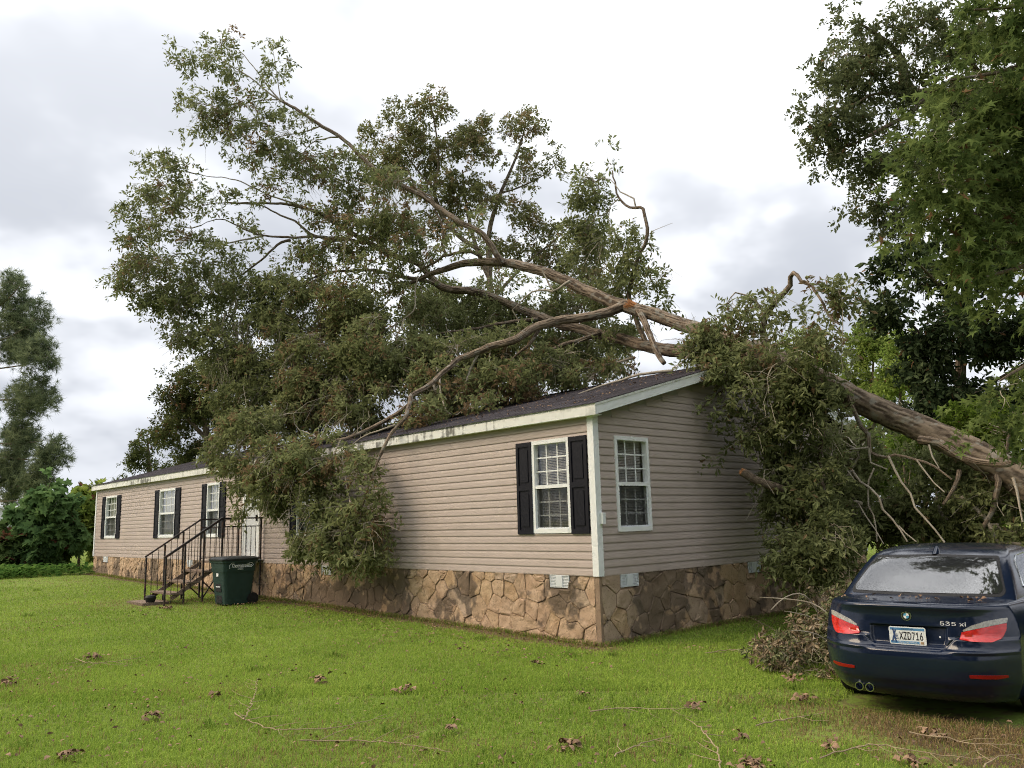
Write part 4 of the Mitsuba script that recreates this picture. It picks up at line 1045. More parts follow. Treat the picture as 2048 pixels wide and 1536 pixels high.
  [(0.81,3.7,5.04,0.022),(0.74,3.53,5.51,0.0187),(0.45,3.37,5.66,0.0153),(0.49,3.2,5.53,0.012)],
  [(0.71,3.8,4.62,0.03),(1.07,3.67,4.65,0.0233),(1.51,3.53,4.53,0.0167),(2.01,3.4,4.51,0.01)],
  [(0.75,3.8,4.57,0.04),(0.57,3.5,4.21,0.032),(0.34,3.2,3.99,0.024),(0.12,2.9,3.74,0.016),(-0.0,2.6,3.43,0.008)],
  [(0.8,3.9,4.41,0.035),(0.78,3.57,3.79,0.026),(0.65,3.23,3.27,0.017),(0.55,2.9,2.93,0.008)],
  [(1.08,4.1,4.22,0.06),(1.22,3.92,3.68,0.0504),(1.18,3.74,3.08,0.0408),(1.08,3.56,2.41,0.0312),(1.25,3.38,1.67,0.0216),(1.38,3.2,1.13,0.012)],
  [(1.41,4.3,3.96,0.05),(1.56,4.05,3.22,0.04),(1.53,3.8,2.47,0.03),(1.77,3.55,1.82,0.02),(1.82,3.3,1.05,0.01)],
  [(1.31,4.2,4.26,0.055),(1.54,4.2,4.09,0.052),(1.73,4.2,3.93,0.049),(1.9,4.2,3.82,0.046),(2.0,4.2,3.53,0.043),(2.07,4.2,3.35,0.04),(2.11,4.2,3.16,0.037),(2.24,4.2,2.98,0.034),(2.19,4.2,2.8,0.031),(2.34,4.2,2.68,0.028),(2.49,4.2,2.63,0.025),(2.65,4.2,2.64,0.022),(2.91,4.2,2.54,0.019),(3.18,4.2,2.4,0.016),(3.39,4.2,2.22,0.013)],
  [(2.51,4.15,2.63,0.021),(2.61,4.11,2.4,0.0197),(2.7,4.07,2.22,0.0183),(2.86,4.03,2.0,0.017),(2.92,3.98,1.8,0.0157),(3.1,3.94,1.61,0.0143),(3.3,3.9,1.3,0.013)],
  [(2.07,4.2,3.35,0.02),(1.78,4.15,3.32,0.0165),(1.88,4.1,3.09,0.013),(1.69,4.05,2.96,0.0095),(1.66,4.0,2.65,0.006)],
  [(2.23,4.1,2.79,0.02),(2.08,4.05,2.79,0.015),(1.91,4.0,2.78,0.01)],
  [(1.94,4.1,2.42,0.022),(2.06,4.06,2.26,0.0202),(2.33,4.02,2.06,0.0184),(2.42,3.98,1.82,0.0166),(2.64,3.94,1.56,0.0148),(2.77,3.9,1.31,0.013)],
  [(2.64,3.95,1.55,0.013),(2.77,3.92,1.42,0.011),(2.9,3.9,1.31,0.009)],
  [(2.23,4.1,2.79,0.022),(2.24,4.15,2.53,0.017),(2.45,4.2,2.43,0.012)],
  [(2.29,4.1,2.46,0.014),(2.18,4.05,2.25,0.013),(2.18,4.0,1.96,0.012),(2.29,3.95,1.64,0.011),(2.31,3.9,1.31,0.01)],
  [(2.02,4.0,1.91,0.013),(2.15,3.93,1.73,0.0113),(2.28,3.87,1.57,0.0097),(2.45,3.8,1.28,0.008)],
  [(3.37,4.6,2.35,0.04),(3.38,4.5,2.24,0.034),(3.28,4.4,2.0,0.028),(3.19,4.3,1.85,0.022)],
  [(2.89,4.45,2.87,0.07),(3.22,4.44,2.76,0.064),(3.48,4.43,2.56,0.058),(3.82,4.42,2.46,0.052),(4.07,4.41,2.41,0.046),(4.24,4.4,2.45,0.04)],
  [(3.08,4.3,2.77,0.016),(3.15,4.25,2.57,0.012),(3.23,4.2,2.4,0.008)],
  [(3.86,4.7,2.28,0.055),(3.89,4.65,2.18,0.0488),(3.85,4.6,1.98,0.0425),(3.76,4.55,1.66,0.0362),(3.63,4.5,1.48,0.03)],
  [(3.3,4.8,1.96,0.035),(3.38,4.75,1.88,0.0325),(3.64,4.7,1.66,0.03),(3.79,4.65,1.29,0.0275),(4.09,4.6,1.25,0.025)],
  [(4.15,4.4,2.2,0.024),(4.15,4.35,2.1,0.021),(4.22,4.3,1.96,0.018),(4.22,4.25,1.78,0.015),(4.26,4.2,1.57,0.012)],
  [(2.95,4.1,2.54,0.014),(3.09,4.07,2.35,0.012),(3.2,4.03,2.19,0.01),(3.34,4.0,2.03,0.008)],
  [(1.72,4.0,2.76,0.014),(1.83,4.0,2.59,0.0127),(1.94,4.0,2.38,0.0113),(2.01,4.0,2.26,0.01)],
 ],
 'stub': [
  [(0.78,2.7,2.46,0.07),(0.97,2.8,2.31,0.068),(1.17,3.05,2.19,0.07),(1.25,3.6,2.11,0.075)],
  [(1.1,3.06,1.38,0.05),(1.3,2.98,1.25,0.05),(1.7,2.77,1.15,0.05)],
 ],
 'B': [
  [(-23.58,18.6,5.43,0.2),(-22.86,18.13,10.5,0.1757),(-22.33,17.57,15.06,0.1514),(-22.14,17.44,16.37,0.1271),(-21.51,17.66,18.28,0.1029),(-21.07,17.89,19.28,0.0786),(-20.52,18.16,20.56,0.0543),(-20.11,18.29,21.84,0.03)],
  [(-22.44,17.7,14.04,0.12),(-22.73,16.67,16.9,0.09),(-22.7,16.35,18.33,0.06),(-22.6,16.13,19.65,0.03)],
  [(-22.57,17.18,15.57,0.12),(-23.59,15.41,17.62,0.1),(-23.56,15.02,18.72,0.08),(-23.21,15.02,19.6,0.06),(-22.93,14.64,21.77,0.04),(-22.88,14.18,23.23,0.02)],
  [(-23.71,15.13,18.8,0.06),(-23.96,13.82,20.01,0.04),(-23.9,12.87,21.04,0.02)],
  [(-22.5,17.89,13.03,0.09),(-20.91,19.12,15.0,0.0667),(-19.9,19.97,15.98,0.0433),(-19.07,20.64,16.97,0.02)],
  [(-21.38,17.76,18.45,0.05),(-20.35,18.75,18.92,0.0373),(-19.36,19.62,19.78,0.0247),(-19.0,19.83,20.53,0.012)],
 ],
 'B2': [
  [(-24.72,19.36,3.45,0.2),(-23.82,18.92,9.15,0.13),(-23.29,18.72,12.26,0.06)],
  [(-23.98,19.0,8.11,0.1),(-25.73,16.3,11.31,0.06),(-26.65,15.03,12.39,0.02)],
  [(-23.98,19.0,8.11,0.1),(-21.63,21.06,10.11,0.06),(-19.72,22.9,11.07,0.02)],
  [(-24.42,19.16,5.52,0.1),(-27.61,15.68,8.58,0.06),(-30.44,13.11,9.55,0.02)],
 ],
 'D': [
  [(-36.62,9.3,3.94,0.25),(-36.32,8.94,6.65,0.1867),(-36.29,8.43,8.83,0.1233),(-36.32,8.12,9.92,0.06)],
  [(-36.32,8.94,6.65,0.12),(-36.61,7.48,8.25,0.075),(-36.44,6.73,8.99,0.03)],
 ],
 'E': [
  [(-49.4,10.47,3.53,0.2),(-49.07,10.18,6.18,0.125),(-48.9,9.94,7.84,0.05)],
 ],
 'P': [
  [(-39.65,-0.91,1.58,0.28),(-38.95,-1.23,5.92,0.2033),(-38.1,-1.5,10.73,0.1267),(-37.29,-1.46,14.09,0.05)],
  [(-38.85,-1.24,6.4,0.05),(-37.25,-0.18,6.11,0.0325),(-35.62,0.82,6.2,0.015)],
  [(-38.52,-1.37,8.33,0.05),(-36.84,-0.26,8.25,0.0325),(-35.13,0.78,8.55,0.015)],
  [(-38.29,-1.47,9.77,0.05),(-36.64,-0.44,9.8,0.0325),(-34.97,0.53,10.2,0.015)],
  [(-38.06,-1.53,10.97,0.05),(-36.62,-0.77,11.23,0.0325),(-35.14,-0.06,11.86,0.015)],
  [(-37.66,-1.51,12.65,0.05),(-36.54,-1.1,12.9,0.0325),(-35.39,-0.75,13.52,0.015)],
  [(-38.92,-1.19,5.92,0.05),(-37.19,0.07,5.39,0.0325),(-35.43,1.26,5.25,0.015)],
  [(-39.19,-1.13,4.47,0.05),(-37.65,-0.11,4.09,0.0325),(-36.08,0.84,4.09,0.015)],
  [(-39.29,-1.06,3.75,0.05),(-38.08,-0.4,3.39,0.0325),(-36.83,0.21,3.41,0.015)],
 ],
 'O': [
  [(3.93,10.7,0.91,0.3),(4.25,10.06,3.79,0.2736),(4.48,9.38,6.41,0.2473),(4.39,8.58,8.14,0.2209),(3.87,7.53,8.97,0.1945),(3.46,6.76,9.17,0.1682),(3.04,6.02,9.24,0.1418),(2.9,5.61,9.15,0.1155),(2.97,5.34,9.45,0.0891),(3.03,5.09,9.65,0.0627),(2.85,4.55,9.95,0.0364),(2.72,4.1,10.08,0.01)],
  [(3.16,4.81,9.16,0.03),(2.99,4.4,9.28,0.0227),(2.82,4.0,9.32,0.0153),(2.68,3.66,9.27,0.008)],
  [(3.34,5.11,8.74,0.05),(3.17,4.85,8.44,0.04),(2.79,4.36,8.1,0.03),(2.54,4.0,7.86,0.02),(2.29,3.62,7.72,0.01)],
  [(3.94,7.24,8.84,0.07),(3.57,6.62,8.16,0.0555),(3.14,5.96,7.45,0.041),(2.69,5.22,6.94,0.0265),(2.46,4.58,7.03,0.012)],
  [(3.94,7.24,8.84,0.07),(3.79,6.65,9.53,0.0517),(3.57,6.02,10.08,0.0333),(3.37,5.49,10.34,0.015)],
  [(3.15,4.89,8.79,0.03),(2.9,4.37,8.76,0.0227),(2.53,3.8,8.44,0.0153),(2.32,3.34,8.37,0.008)],
 ],
 'G': [
  [(5.96,2.39,1.0,0.2),(6.27,2.12,3.44,0.175),(6.5,1.83,5.62,0.15),(6.66,1.6,7.25,0.125),(6.78,1.45,8.33,0.1)],
  [(6.59,1.72,6.43,0.045),(6.01,0.61,6.39,0.0333),(5.77,-0.1,6.14,0.0217),(5.55,-0.77,5.91,0.01)],
  [(6.65,1.64,7.03,0.045),(6.18,0.63,7.04,0.0333),(5.99,-0.02,6.8,0.0217),(5.81,-0.66,6.58,0.01)],
  [(6.51,1.84,5.62,0.045),(5.89,0.66,5.63,0.0333),(5.62,-0.08,5.43,0.0217),(5.39,-0.78,5.24,0.01)],
  [(6.43,1.92,4.96,0.045),(5.81,0.75,4.95,0.0333),(5.56,0.02,4.75,0.0217),(5.33,-0.68,4.56,0.01)],
  [(6.37,1.99,4.42,0.045),(5.85,0.93,4.37,0.0333),(5.63,0.25,4.17,0.0217),(5.44,-0.41,3.98,0.01)],
  [(6.29,2.07,3.72,0.045),(5.82,1.12,3.51,0.0333),(5.63,0.48,3.25,0.0217),(5.47,-0.14,3.0,0.01)],
  [(6.71,1.57,7.57,0.045),(6.32,0.68,7.45,0.0333),(6.16,0.08,7.15,0.0217),(6.02,-0.5,6.86,0.01)],
  [(6.34,2.01,4.2,0.045),(5.88,0.94,4.48,0.0333),(5.69,0.25,4.42,0.0217),(5.53,-0.41,4.36,0.01)],
 ],
 'M': [
  [(0.84,11.79,1.07,0.2),(1.1,11.56,3.14,0.1625),(1.29,11.36,4.74,0.125),(1.63,11.27,6.57,0.0875),(1.9,11.23,7.94,0.05)],
  [(1.16,11.51,3.59,0.06),(0.91,10.42,3.9,0.0375),(0.69,9.35,4.18,0.015)],
  [(1.3,11.38,4.74,0.06),(1.07,10.16,5.57,0.0375),(0.85,8.99,6.36,0.015)],
  [(1.58,11.28,6.34,0.06),(1.45,10.28,6.79,0.0375),(1.35,9.31,7.21,0.015)],
  [(1.26,11.45,4.28,0.06),(2.02,11.43,4.64,0.0375),(2.74,11.39,4.98,0.015)],
  [(1.42,11.34,5.43,0.06),(2.15,11.21,6.09,0.0375),(2.84,11.06,6.72,0.015)],
  [(1.13,11.53,3.36,0.06),(1.77,11.46,3.47,0.0375),(2.39,11.36,3.57,0.015)],
 ],
 'T1': [
  [(-16.73,46.41,1.92,0.16),(-15.74,45.75,8.88,0.1),(-14.97,45.36,13.85,0.04)],
 ],
 'T2': [
  [(-21.41,45.96,1.36,0.16),(-20.39,45.28,8.52,0.1),(-19.59,44.88,13.59,0.04)],
 ],
 'T3': [
  [(-13.35,42.61,1.86,0.16),(-12.51,42.06,7.74,0.1),(-11.87,41.74,11.8,0.04)],
 ],
}
BLOBS = {
 'F': [(-12.1,-1.02,14.39,0.94,0.67,0.74,2.6,0.05),(-12.65,-1.16,13.04,1.08,0.58,0.54,3.4,0.1),(-11.74,-0.43,12.63,0.8,0.6,0.67,3.8,0.2),(-10.86,0.03,14.22,0.47,0.42,0.8,1.6,0.0),(-11.01,0.06,13.14,0.53,0.48,0.53,1.8,0.0),(-10.31,0.58,12.25,0.53,0.41,0.46,2.0,0.0),(-11.62,-0.19,11.95,0.8,0.43,0.4,3.5,0.1),(-12.93,-1.65,14.53,0.34,0.31,0.41,2.0,0.0),(-11.0,0.37,11.67,0.8,0.48,0.53,2.5,0.1),(-13.81,-1.61,11.53,1.1,0.59,0.62,2.6,0.15),(-14.25,-1.81,10.46,0.96,0.74,0.82,2.7,0.1),(-13.2,-0.86,10.8,1.09,0.62,0.68,2.2,0.1),(-14.12,-1.39,9.08,1.37,0.99,1.1,3.8,0.15),(-14.84,-1.98,8.58,0.69,0.62,0.69,4.0,0.0),(-13.2,-0.51,8.88,1.02,0.74,0.82,4.2,0.1),(-14.28,-1.28,7.72,0.89,0.55,0.62,4.6,0.0),(-13.3,-0.43,7.79,1.09,0.73,0.82,4.4,0.1),(-14.67,-2.18,10.21,0.48,0.43,0.55,2.6,0.0),(-12.5,0.19,8.0,0.95,0.61,0.68,4.5,0.0),(-13.89,-0.85,7.01,0.68,0.43,0.48,5.0,0.0),(-12.9,-0.14,6.51,0.87,0.72,0.8,7.0,0.1),(-12.28,0.2,9.21,0.68,0.43,0.47,1.5,0.0),(-12.4,-0.06,10.32,0.82,0.49,0.54,1.6,0.0),(-11.39,0.58,11.3,0.95,0.61,0.68,2.8,0.2),(-10.64,1.07,10.89,0.8,0.72,0.8,3.0,0.2),(-10.05,1.41,10.23,0.92,0.71,0.79,3.4,0.35),(-9.41,1.55,11.02,0.78,0.47,0.52,3.2,0.1),(-8.23,1.99,9.8,0.88,0.79,0.88,3.8,0.3),(-9.18,1.72,9.09,1.02,0.69,0.77,4.6,0.3),(-10.55,1.35,8.57,1.05,0.71,0.79,3.6,0.15),(-11.68,0.79,8.19,0.94,0.54,0.6,4.0,0.0),(-7.85,2.32,8.58,0.74,0.67,0.74,3.8,0.3),(-11.02,1.05,7.13,1.31,0.83,0.92,5.8,0.2),(-8.88,1.68,7.43,1.12,0.9,1.0,5.5,0.25),(-11.98,0.41,6.41,1.19,0.83,0.92,8.0,0.1),(-9.88,1.01,5.74,1.24,0.9,1.0,9.0,0.3),(-7.79,1.41,5.81,1.05,0.74,0.82,8.0,0.15),(-12.14,-0.03,5.2,1.04,0.7,0.78,8.0,0.1),(-9.94,0.52,4.83,1.22,0.66,0.73,9.0,0.25),(-7.94,0.96,4.72,0.92,0.62,0.69,8.0,0.25),(-8.74,3.58,6.91,1.05,0.71,0.79,6.0,0.1),(-7.88,4.4,6.99,1.05,0.59,0.65,5.0,0.0),(-5.97,1.9,4.77,0.99,0.53,0.55,7.0,0.5),(-4.83,2.5,4.61,0.96,0.52,0.48,7.0,0.4),(-4.9,3.78,5.13,0.9,0.49,0.47,6.0,0.15),(-4.04,4.0,4.8,0.88,0.47,0.38,6.0,0.15),(-4.95,5.74,5.85,0.73,0.55,0.61,4.5,0.0),(-6.23,5.17,7.3,0.89,0.48,0.51,4.0,0.0),(-5.36,5.53,7.03,0.99,0.54,0.5,4.0,0.1),(-7.19,4.69,7.63,1.04,0.56,0.52,4.0,0.1),(-6.22,2.75,8.6,0.59,0.53,0.59,2.0,0.3),(-8.6,3.81,7.59,0.79,0.48,0.53,4.0,0.0),(-3.29,4.4,4.95,0.49,0.26,0.24,4.0,0.2),(-4.45,1.6,4.01,0.71,0.38,0.22,5.0,0.6),(-5.23,0.8,3.94,0.61,0.33,0.3,6.0,0.3),(-9.8,-0.8,3.89,0.92,0.52,0.57,7.5,0.2),(-7.89,-1.0,3.07,0.94,0.51,0.52,7.5,0.2),(-9.86,-1.1,2.92,0.51,0.33,0.36,6.0,0.1),(-6.76,-0.7,3.25,0.61,0.35,0.38,5.0,0.2),(-8.32,-1.0,2.51,0.58,0.32,0.28,5.5,0.0),(-10.68,-1.0,3.61,0.47,0.32,0.35,5.0,0.15),(-9.27,-1.0,2.39,0.33,0.18,0.2,5.0,0.0),(-6.81,-0.6,2.15,0.52,0.45,0.5,5.0,0.1),(-5.78,-0.7,1.65,0.62,0.39,0.43,8.0,0.05),(-5.38,-0.6,2.39,0.34,0.31,0.52,3.4,0.25),(-7.1,-0.6,1.46,0.46,0.27,0.3,6.5,0.05),(-5.06,-0.55,1.87,0.3,0.27,0.46,3.5,0.45),(-5.85,-0.5,2.89,0.39,0.28,0.31,3.2,0.1),(-5.24,-0.65,1.28,0.37,0.2,0.2,7.0,0.0),(-3.96,4.68,9.24,0.3,0.27,0.53,5.5,0.0),(-4.12,4.68,8.67,0.41,0.37,0.58,6.5,0.0),(-3.86,4.6,9.62,0.35,0.31,0.35,3.0,0.0),(-3.48,4.72,10.05,0.16,0.15,0.29,2.5,0.0),(-3.36,4.78,7.99,0.51,0.36,0.4,3.5,0.0),(-2.9,4.8,7.52,0.55,0.35,0.39,3.5,0.1),(-2.57,4.7,6.96,0.38,0.34,0.49,3.0,0.0),(-4.47,4.65,8.03,0.47,0.42,0.47,4.0,0.0),(-2.41,4.7,6.31,0.43,0.23,0.24,3.0,0.0),(-3.56,4.78,7.05,0.68,0.41,0.45,4.5,0.0),(-3.14,4.8,5.98,0.44,0.25,0.28,3.0,0.0),(0.09,3.6,5.4,0.45,0.28,0.32,1.8,0.1),(-0.07,3.3,4.79,0.45,0.36,0.4,4.2,0.1),(0.64,3.5,5.09,0.44,0.35,0.39,2.2,0.2),(0.54,3.4,4.33,0.65,0.35,0.39,3.8,0.15),(1.21,3.4,4.44,0.42,0.38,0.46,2.4,0.3),(1.76,3.5,5.07,0.49,0.37,0.41,1.1,0.35),(1.42,3.5,5.28,0.34,0.26,0.29,0.8,0.0),(2.45,3.3,5.14,0.2,0.18,0.35,2.0,0.6),(1.86,3.5,4.34,0.49,0.4,0.45,2.2,0.2),(1.2,3.4,3.76,0.66,0.36,0.4,5.2,0.1),(0.36,3.0,3.84,0.64,0.35,0.38,3.4,0.1),(0.12,2.5,3.36,0.5,0.27,0.28,2.2,0.0),(0.42,3.2,3.16,0.51,0.32,0.36,2.0,0.1),(1.26,3.6,3.14,0.51,0.41,0.46,4.4,0.0),(1.62,3.8,3.37,0.37,0.33,0.41,3.5,0.2),(0.01,2.2,3.78,0.33,0.18,0.18,2.5,0.0),(-0.32,2.2,3.52,0.25,0.15,0.17,2.2,0.0),(0.05,2.6,2.7,0.34,0.23,0.25,2.0,0.2),(1.16,3.4,2.32,0.34,0.31,0.45,4.0,0.0),(1.45,3.7,2.47,0.45,0.41,0.49,5.5,0.0),(1.46,3.3,1.67,0.41,0.37,0.48,6.5,0.0),(1.95,3.0,1.22,0.34,0.31,0.45,6.5,0.0),(1.53,4.4,1.98,0.42,0.38,0.5,4.0,0.0),(1.36,3.0,1.14,0.2,0.18,0.39,5.0,0.0),(1.59,5.3,1.55,0.78,0.42,0.43,4.5,0.1),(2.42,5.2,1.86,0.75,0.45,0.5,6.0,0.0),(3.05,5.3,1.52,0.64,0.35,0.32,6.0,0.15),(3.74,5.0,1.67,0.46,0.41,0.46,6.0,0.0),(2.58,5.6,2.53,0.76,0.41,0.34,5.0,0.0),(1.55,4.9,2.84,0.35,0.31,0.35,4.5,0.2),(1.71,2.8,0.97,0.36,0.24,0.27,5.5,0.0),(-5.92,2.58,5.34,1.02,0.55,0.56,7.0,0.15),(-5.24,3.19,5.52,0.9,0.49,0.51,7.0,0.1),(-5.75,5.34,6.06,0.99,0.54,0.56,5.0,0.1),(-4.32,5.75,5.86,0.6,0.43,0.48,4.0,0.0),(-7.14,2.37,5.51,0.94,0.64,0.71,8.0,0.1),(-7.35,4.8,6.81,1.17,0.63,0.58,4.5,0.0),(-5.0,5.67,6.79,0.74,0.44,0.49,3.5,0.0),(1.07,6.0,3.3,0.42,0.3,0.33,6.0,0.0),(1.07,5.6,2.36,0.55,0.41,0.46,6.0,0.0),(-9.53,1.65,6.79,1.14,0.68,0.76,6.0,0.15),(-0.28,3.0,4.2,0.28,0.21,0.23,3.0,0.0),(-0.24,3.3,4.59,0.31,0.24,0.27,4.0,0.0),(0.18,3.0,4.08,0.35,0.31,0.35,4.0,0.0),(-11.48,0.71,7.58,1.19,0.71,0.79,3.0,0.0),(-9.68,0.64,4.93,0.97,0.55,0.61,5.0,0.15),(-8.54,1.06,5.41,0.95,0.53,0.59,5.0,0.15),(-10.97,0.5,5.47,0.89,0.57,0.63,4.0,0.0)],
 'B': [(-24.47,13.57,21.76,1.67,1.39,1.54,7.0,0.45),(-23.23,14.57,23.11,1.03,0.92,1.03,5.5,0.4),(-25.24,13.17,20.01,1.54,1.16,1.28,7.0,0.5),(-22.99,15.63,19.92,1.8,1.39,1.54,7.0,0.55),(-21.79,16.66,21.02,1.54,1.16,1.28,6.5,0.55),(-20.23,18.22,21.59,1.16,0.92,1.03,7.0,0.6),(-20.44,18.5,19.56,1.16,1.04,1.16,4.5,0.6),(-19.33,19.59,20.03,0.56,0.51,1.16,3.0,0.4),(-22.42,16.77,17.86,2.05,1.16,1.28,5.0,0.55),(-21.11,18.34,17.3,1.54,0.92,1.03,4.5,0.6),(-20.32,19.49,16.12,1.54,0.83,0.9,5.0,0.5),(-25.49,12.42,21.92,0.64,0.58,0.64,5.0,0.3),(-23.8,15.25,17.91,1.8,1.39,1.54,5.5,0.5),(-19.8,20.21,15.47,1.8,0.97,1.03,6.0,0.5),(-18.46,21.75,15.16,1.28,0.81,0.9,4.5,0.4),(-21.53,18.31,15.53,2.05,1.11,0.9,5.0,0.5),(-18.81,21.68,13.9,2.05,1.11,1.03,5.0,0.4)],
 'D': [(-36.19,8.37,9.51,1.79,1.24,1.38,10.0,0.1),(-37.09,7.82,7.77,1.24,1.11,1.38,10.0,0.1),(-37.19,7.23,9.68,0.96,0.87,0.96,6.0,0.05),(-36.11,8.96,7.46,1.79,1.24,1.38,11.0,0.1),(-36.53,7.1,7.12,0.94,0.85,1.08,8.0,0.2),(-36.75,8.74,5.58,1.65,0.99,1.1,10.0,0.1),(-35.79,10.17,10.05,1.69,1.52,1.69,10.0,0.0)],
 'E': [(-48.88,10.13,7.18,1.34,1.06,1.18,9.0,0.1),(-49.57,9.59,6.37,0.67,0.61,0.84,8.0,0.0),(-48.34,10.97,6.16,1.34,0.76,0.84,9.0,0.0),(-51.5,9.29,5.13,0.86,0.46,0.48,5.0,0.0),(-52.3,8.41,5.16,1.03,0.55,0.34,4.0,0.0)],
 'P': [(-36.86,-0.87,13.59,0.98,0.77,0.86,1.9,0.0),(-36.41,-0.01,12.12,1.1,0.99,1.1,1.9,0.0),(-37.21,-0.65,11.18,1.22,1.1,1.22,2.2,0.0),(-35.33,0.2,9.97,0.95,0.86,1.07,2.0,0.0),(-37.13,0.17,8.27,1.47,0.88,0.98,1.7,0.0),(-35.32,0.62,8.32,0.6,0.54,0.72,1.6,0.0),(-37.56,0.17,6.35,1.47,0.79,0.86,2.4,0.0),(-35.48,1.15,5.49,0.95,0.69,0.76,2.4,0.0),(-38.08,-0.07,5.04,1.22,0.79,0.88,2.6,0.0),(-36.21,0.65,4.34,1.19,0.64,0.72,2.0,0.0),(-38.17,0.14,3.83,0.98,0.53,0.49,2.0,0.0)],
 'S1': [(-27.28,-1.12,2.31,0.85,0.77,1.04,5.0,0.0),(-26.66,-0.63,3.04,0.66,0.6,0.76,5.0,0.0),(-27.02,-1.38,1.48,1.03,0.59,0.65,5.0,0.0),(-26.81,-0.42,1.54,0.95,0.68,0.76,5.0,0.0),(-26.76,-0.9,3.7,0.42,0.38,0.42,4.0,0.0)],
 'S2': [(-28.22,0.65,3.09,0.61,0.54,0.91,5.0,0.03),(-28.04,0.4,1.91,0.89,0.8,0.99,5.0,0.0),(-27.93,0.82,3.68,0.5,0.45,0.5,4.0,0.05),(-28.05,1.14,1.89,0.61,0.54,1.11,5.0,0.0)],
 'S3': [(-27.1,-2.2,1.38,0.55,0.5,0.55,4.0,0.2),(-27.43,-2.59,1.52,0.55,0.5,0.64,4.0,0.3),(-29.16,-1.56,1.85,0.22,0.19,0.31,3.0,0.9)],
 'O': [(2.61,4.08,9.66,0.39,0.35,0.51,3.4,0.0),(2.49,3.49,9.11,0.33,0.3,0.37,2.6,0.0),(2.99,4.43,9.9,0.51,0.31,0.34,3.4,0.0),(3.45,4.94,9.88,0.51,0.39,0.43,3.6,0.0),(2.7,4.08,8.88,0.59,0.38,0.42,3.6,0.0),(2.33,3.33,8.45,0.33,0.3,0.33,3.0,0.0),(2.19,3.07,8.27,0.2,0.13,0.15,2.0,0.0),(2.47,3.7,8.17,0.5,0.37,0.42,4.0,0.0),(2.79,4.57,8.51,0.51,0.39,0.43,4.0,0.0),(2.31,3.45,7.88,0.37,0.33,0.37,3.0,0.0),(2.59,4.13,7.58,0.5,0.3,0.34,3.4,0.0),(2.33,3.58,7.47,0.29,0.21,0.23,2.4,0.0),(2.84,4.83,7.66,0.43,0.39,0.43,4.0,0.0),(2.5,4.61,7.07,0.39,0.23,0.26,3.5,0.0),(2.2,4.34,6.83,0.27,0.15,0.14,2.4,0.0),(2.78,4.97,6.85,0.43,0.39,0.43,4.0,0.0),(3.28,4.95,9.12,0.43,0.39,0.43,3.4,0.0),(3.64,5.83,10.16,0.53,0.48,0.53,4.0,0.0),(3.78,6.8,9.89,0.55,0.5,0.55,5.0,0.0),(2.62,3.97,10.17,0.26,0.22,0.24,2.2,0.0),(3.47,5.95,8.93,0.53,0.4,0.44,4.0,0.0),(3.08,5.68,8.33,0.53,0.4,0.44,4.0,0.0),(3.83,7.1,8.89,0.55,0.5,0.73,5.0,0.0),(3.14,6.57,8.0,0.64,0.5,0.55,5.0,0.0),(2.61,4.89,6.43,0.43,0.23,0.15,2.0,0.0)],
 'G': [(5.81,-0.07,6.61,0.31,0.23,0.26,1.15,0.0),(5.61,-0.44,6.06,0.3,0.25,0.28,1.0,0.0),(5.77,0.05,5.95,0.31,0.28,0.31,1.15,0.0),(5.51,-0.72,5.52,0.24,0.2,0.22,1.0,0.0),(5.65,-0.08,5.35,0.33,0.27,0.3,1.15,0.0),(5.42,-0.65,4.85,0.27,0.24,0.27,1.1,0.0),(5.57,0.0,4.7,0.33,0.27,0.3,1.15,0.0),(5.34,-0.81,5.14,0.16,0.14,0.2,0.9,0.0),(5.32,-0.65,4.42,0.22,0.2,0.22,1.1,0.0),(5.46,-0.16,4.23,0.33,0.18,0.2,1.1,0.0),(5.58,0.45,4.1,0.21,0.19,0.21,1.1,0.0),(5.33,-0.89,5.41,0.12,0.11,0.15,0.8,0.0),(5.83,-0.11,6.89,0.36,0.19,0.15,1.1,0.0),(5.68,0.69,5.4,0.32,0.29,0.43,1.2,0.0),(5.82,0.57,6.52,0.32,0.29,0.43,1.2,0.0),(5.5,0.2,2.98,0.18,0.14,0.15,1.1,0.0),(5.43,0.19,2.74,0.18,0.11,0.13,1.0,0.0),(6.19,0.73,6.24,0.47,0.43,0.63,1.2,0.0),(6.03,1.16,5.02,0.54,0.48,0.75,1.2,0.0),(6.62,1.69,6.7,0.61,0.54,0.83,1.2,0.0),(5.75,1.48,3.74,0.5,0.45,0.61,1.2,0.0),(6.46,1.92,5.07,0.61,0.54,0.88,1.2,0.0),(6.27,2.12,3.44,0.55,0.5,0.66,1.2,0.0),(6.45,0.59,7.36,0.57,0.37,0.42,1.2,0.0)],
 'G2': [(3.38,5.41,2.87,0.4,0.22,0.24,5.0,0.0),(3.79,5.53,3.0,0.36,0.29,0.32,6.0,0.0),(3.82,5.7,2.44,0.24,0.21,0.32,5.0,0.0),(3.21,5.59,3.22,0.33,0.22,0.25,4.0,0.0)],
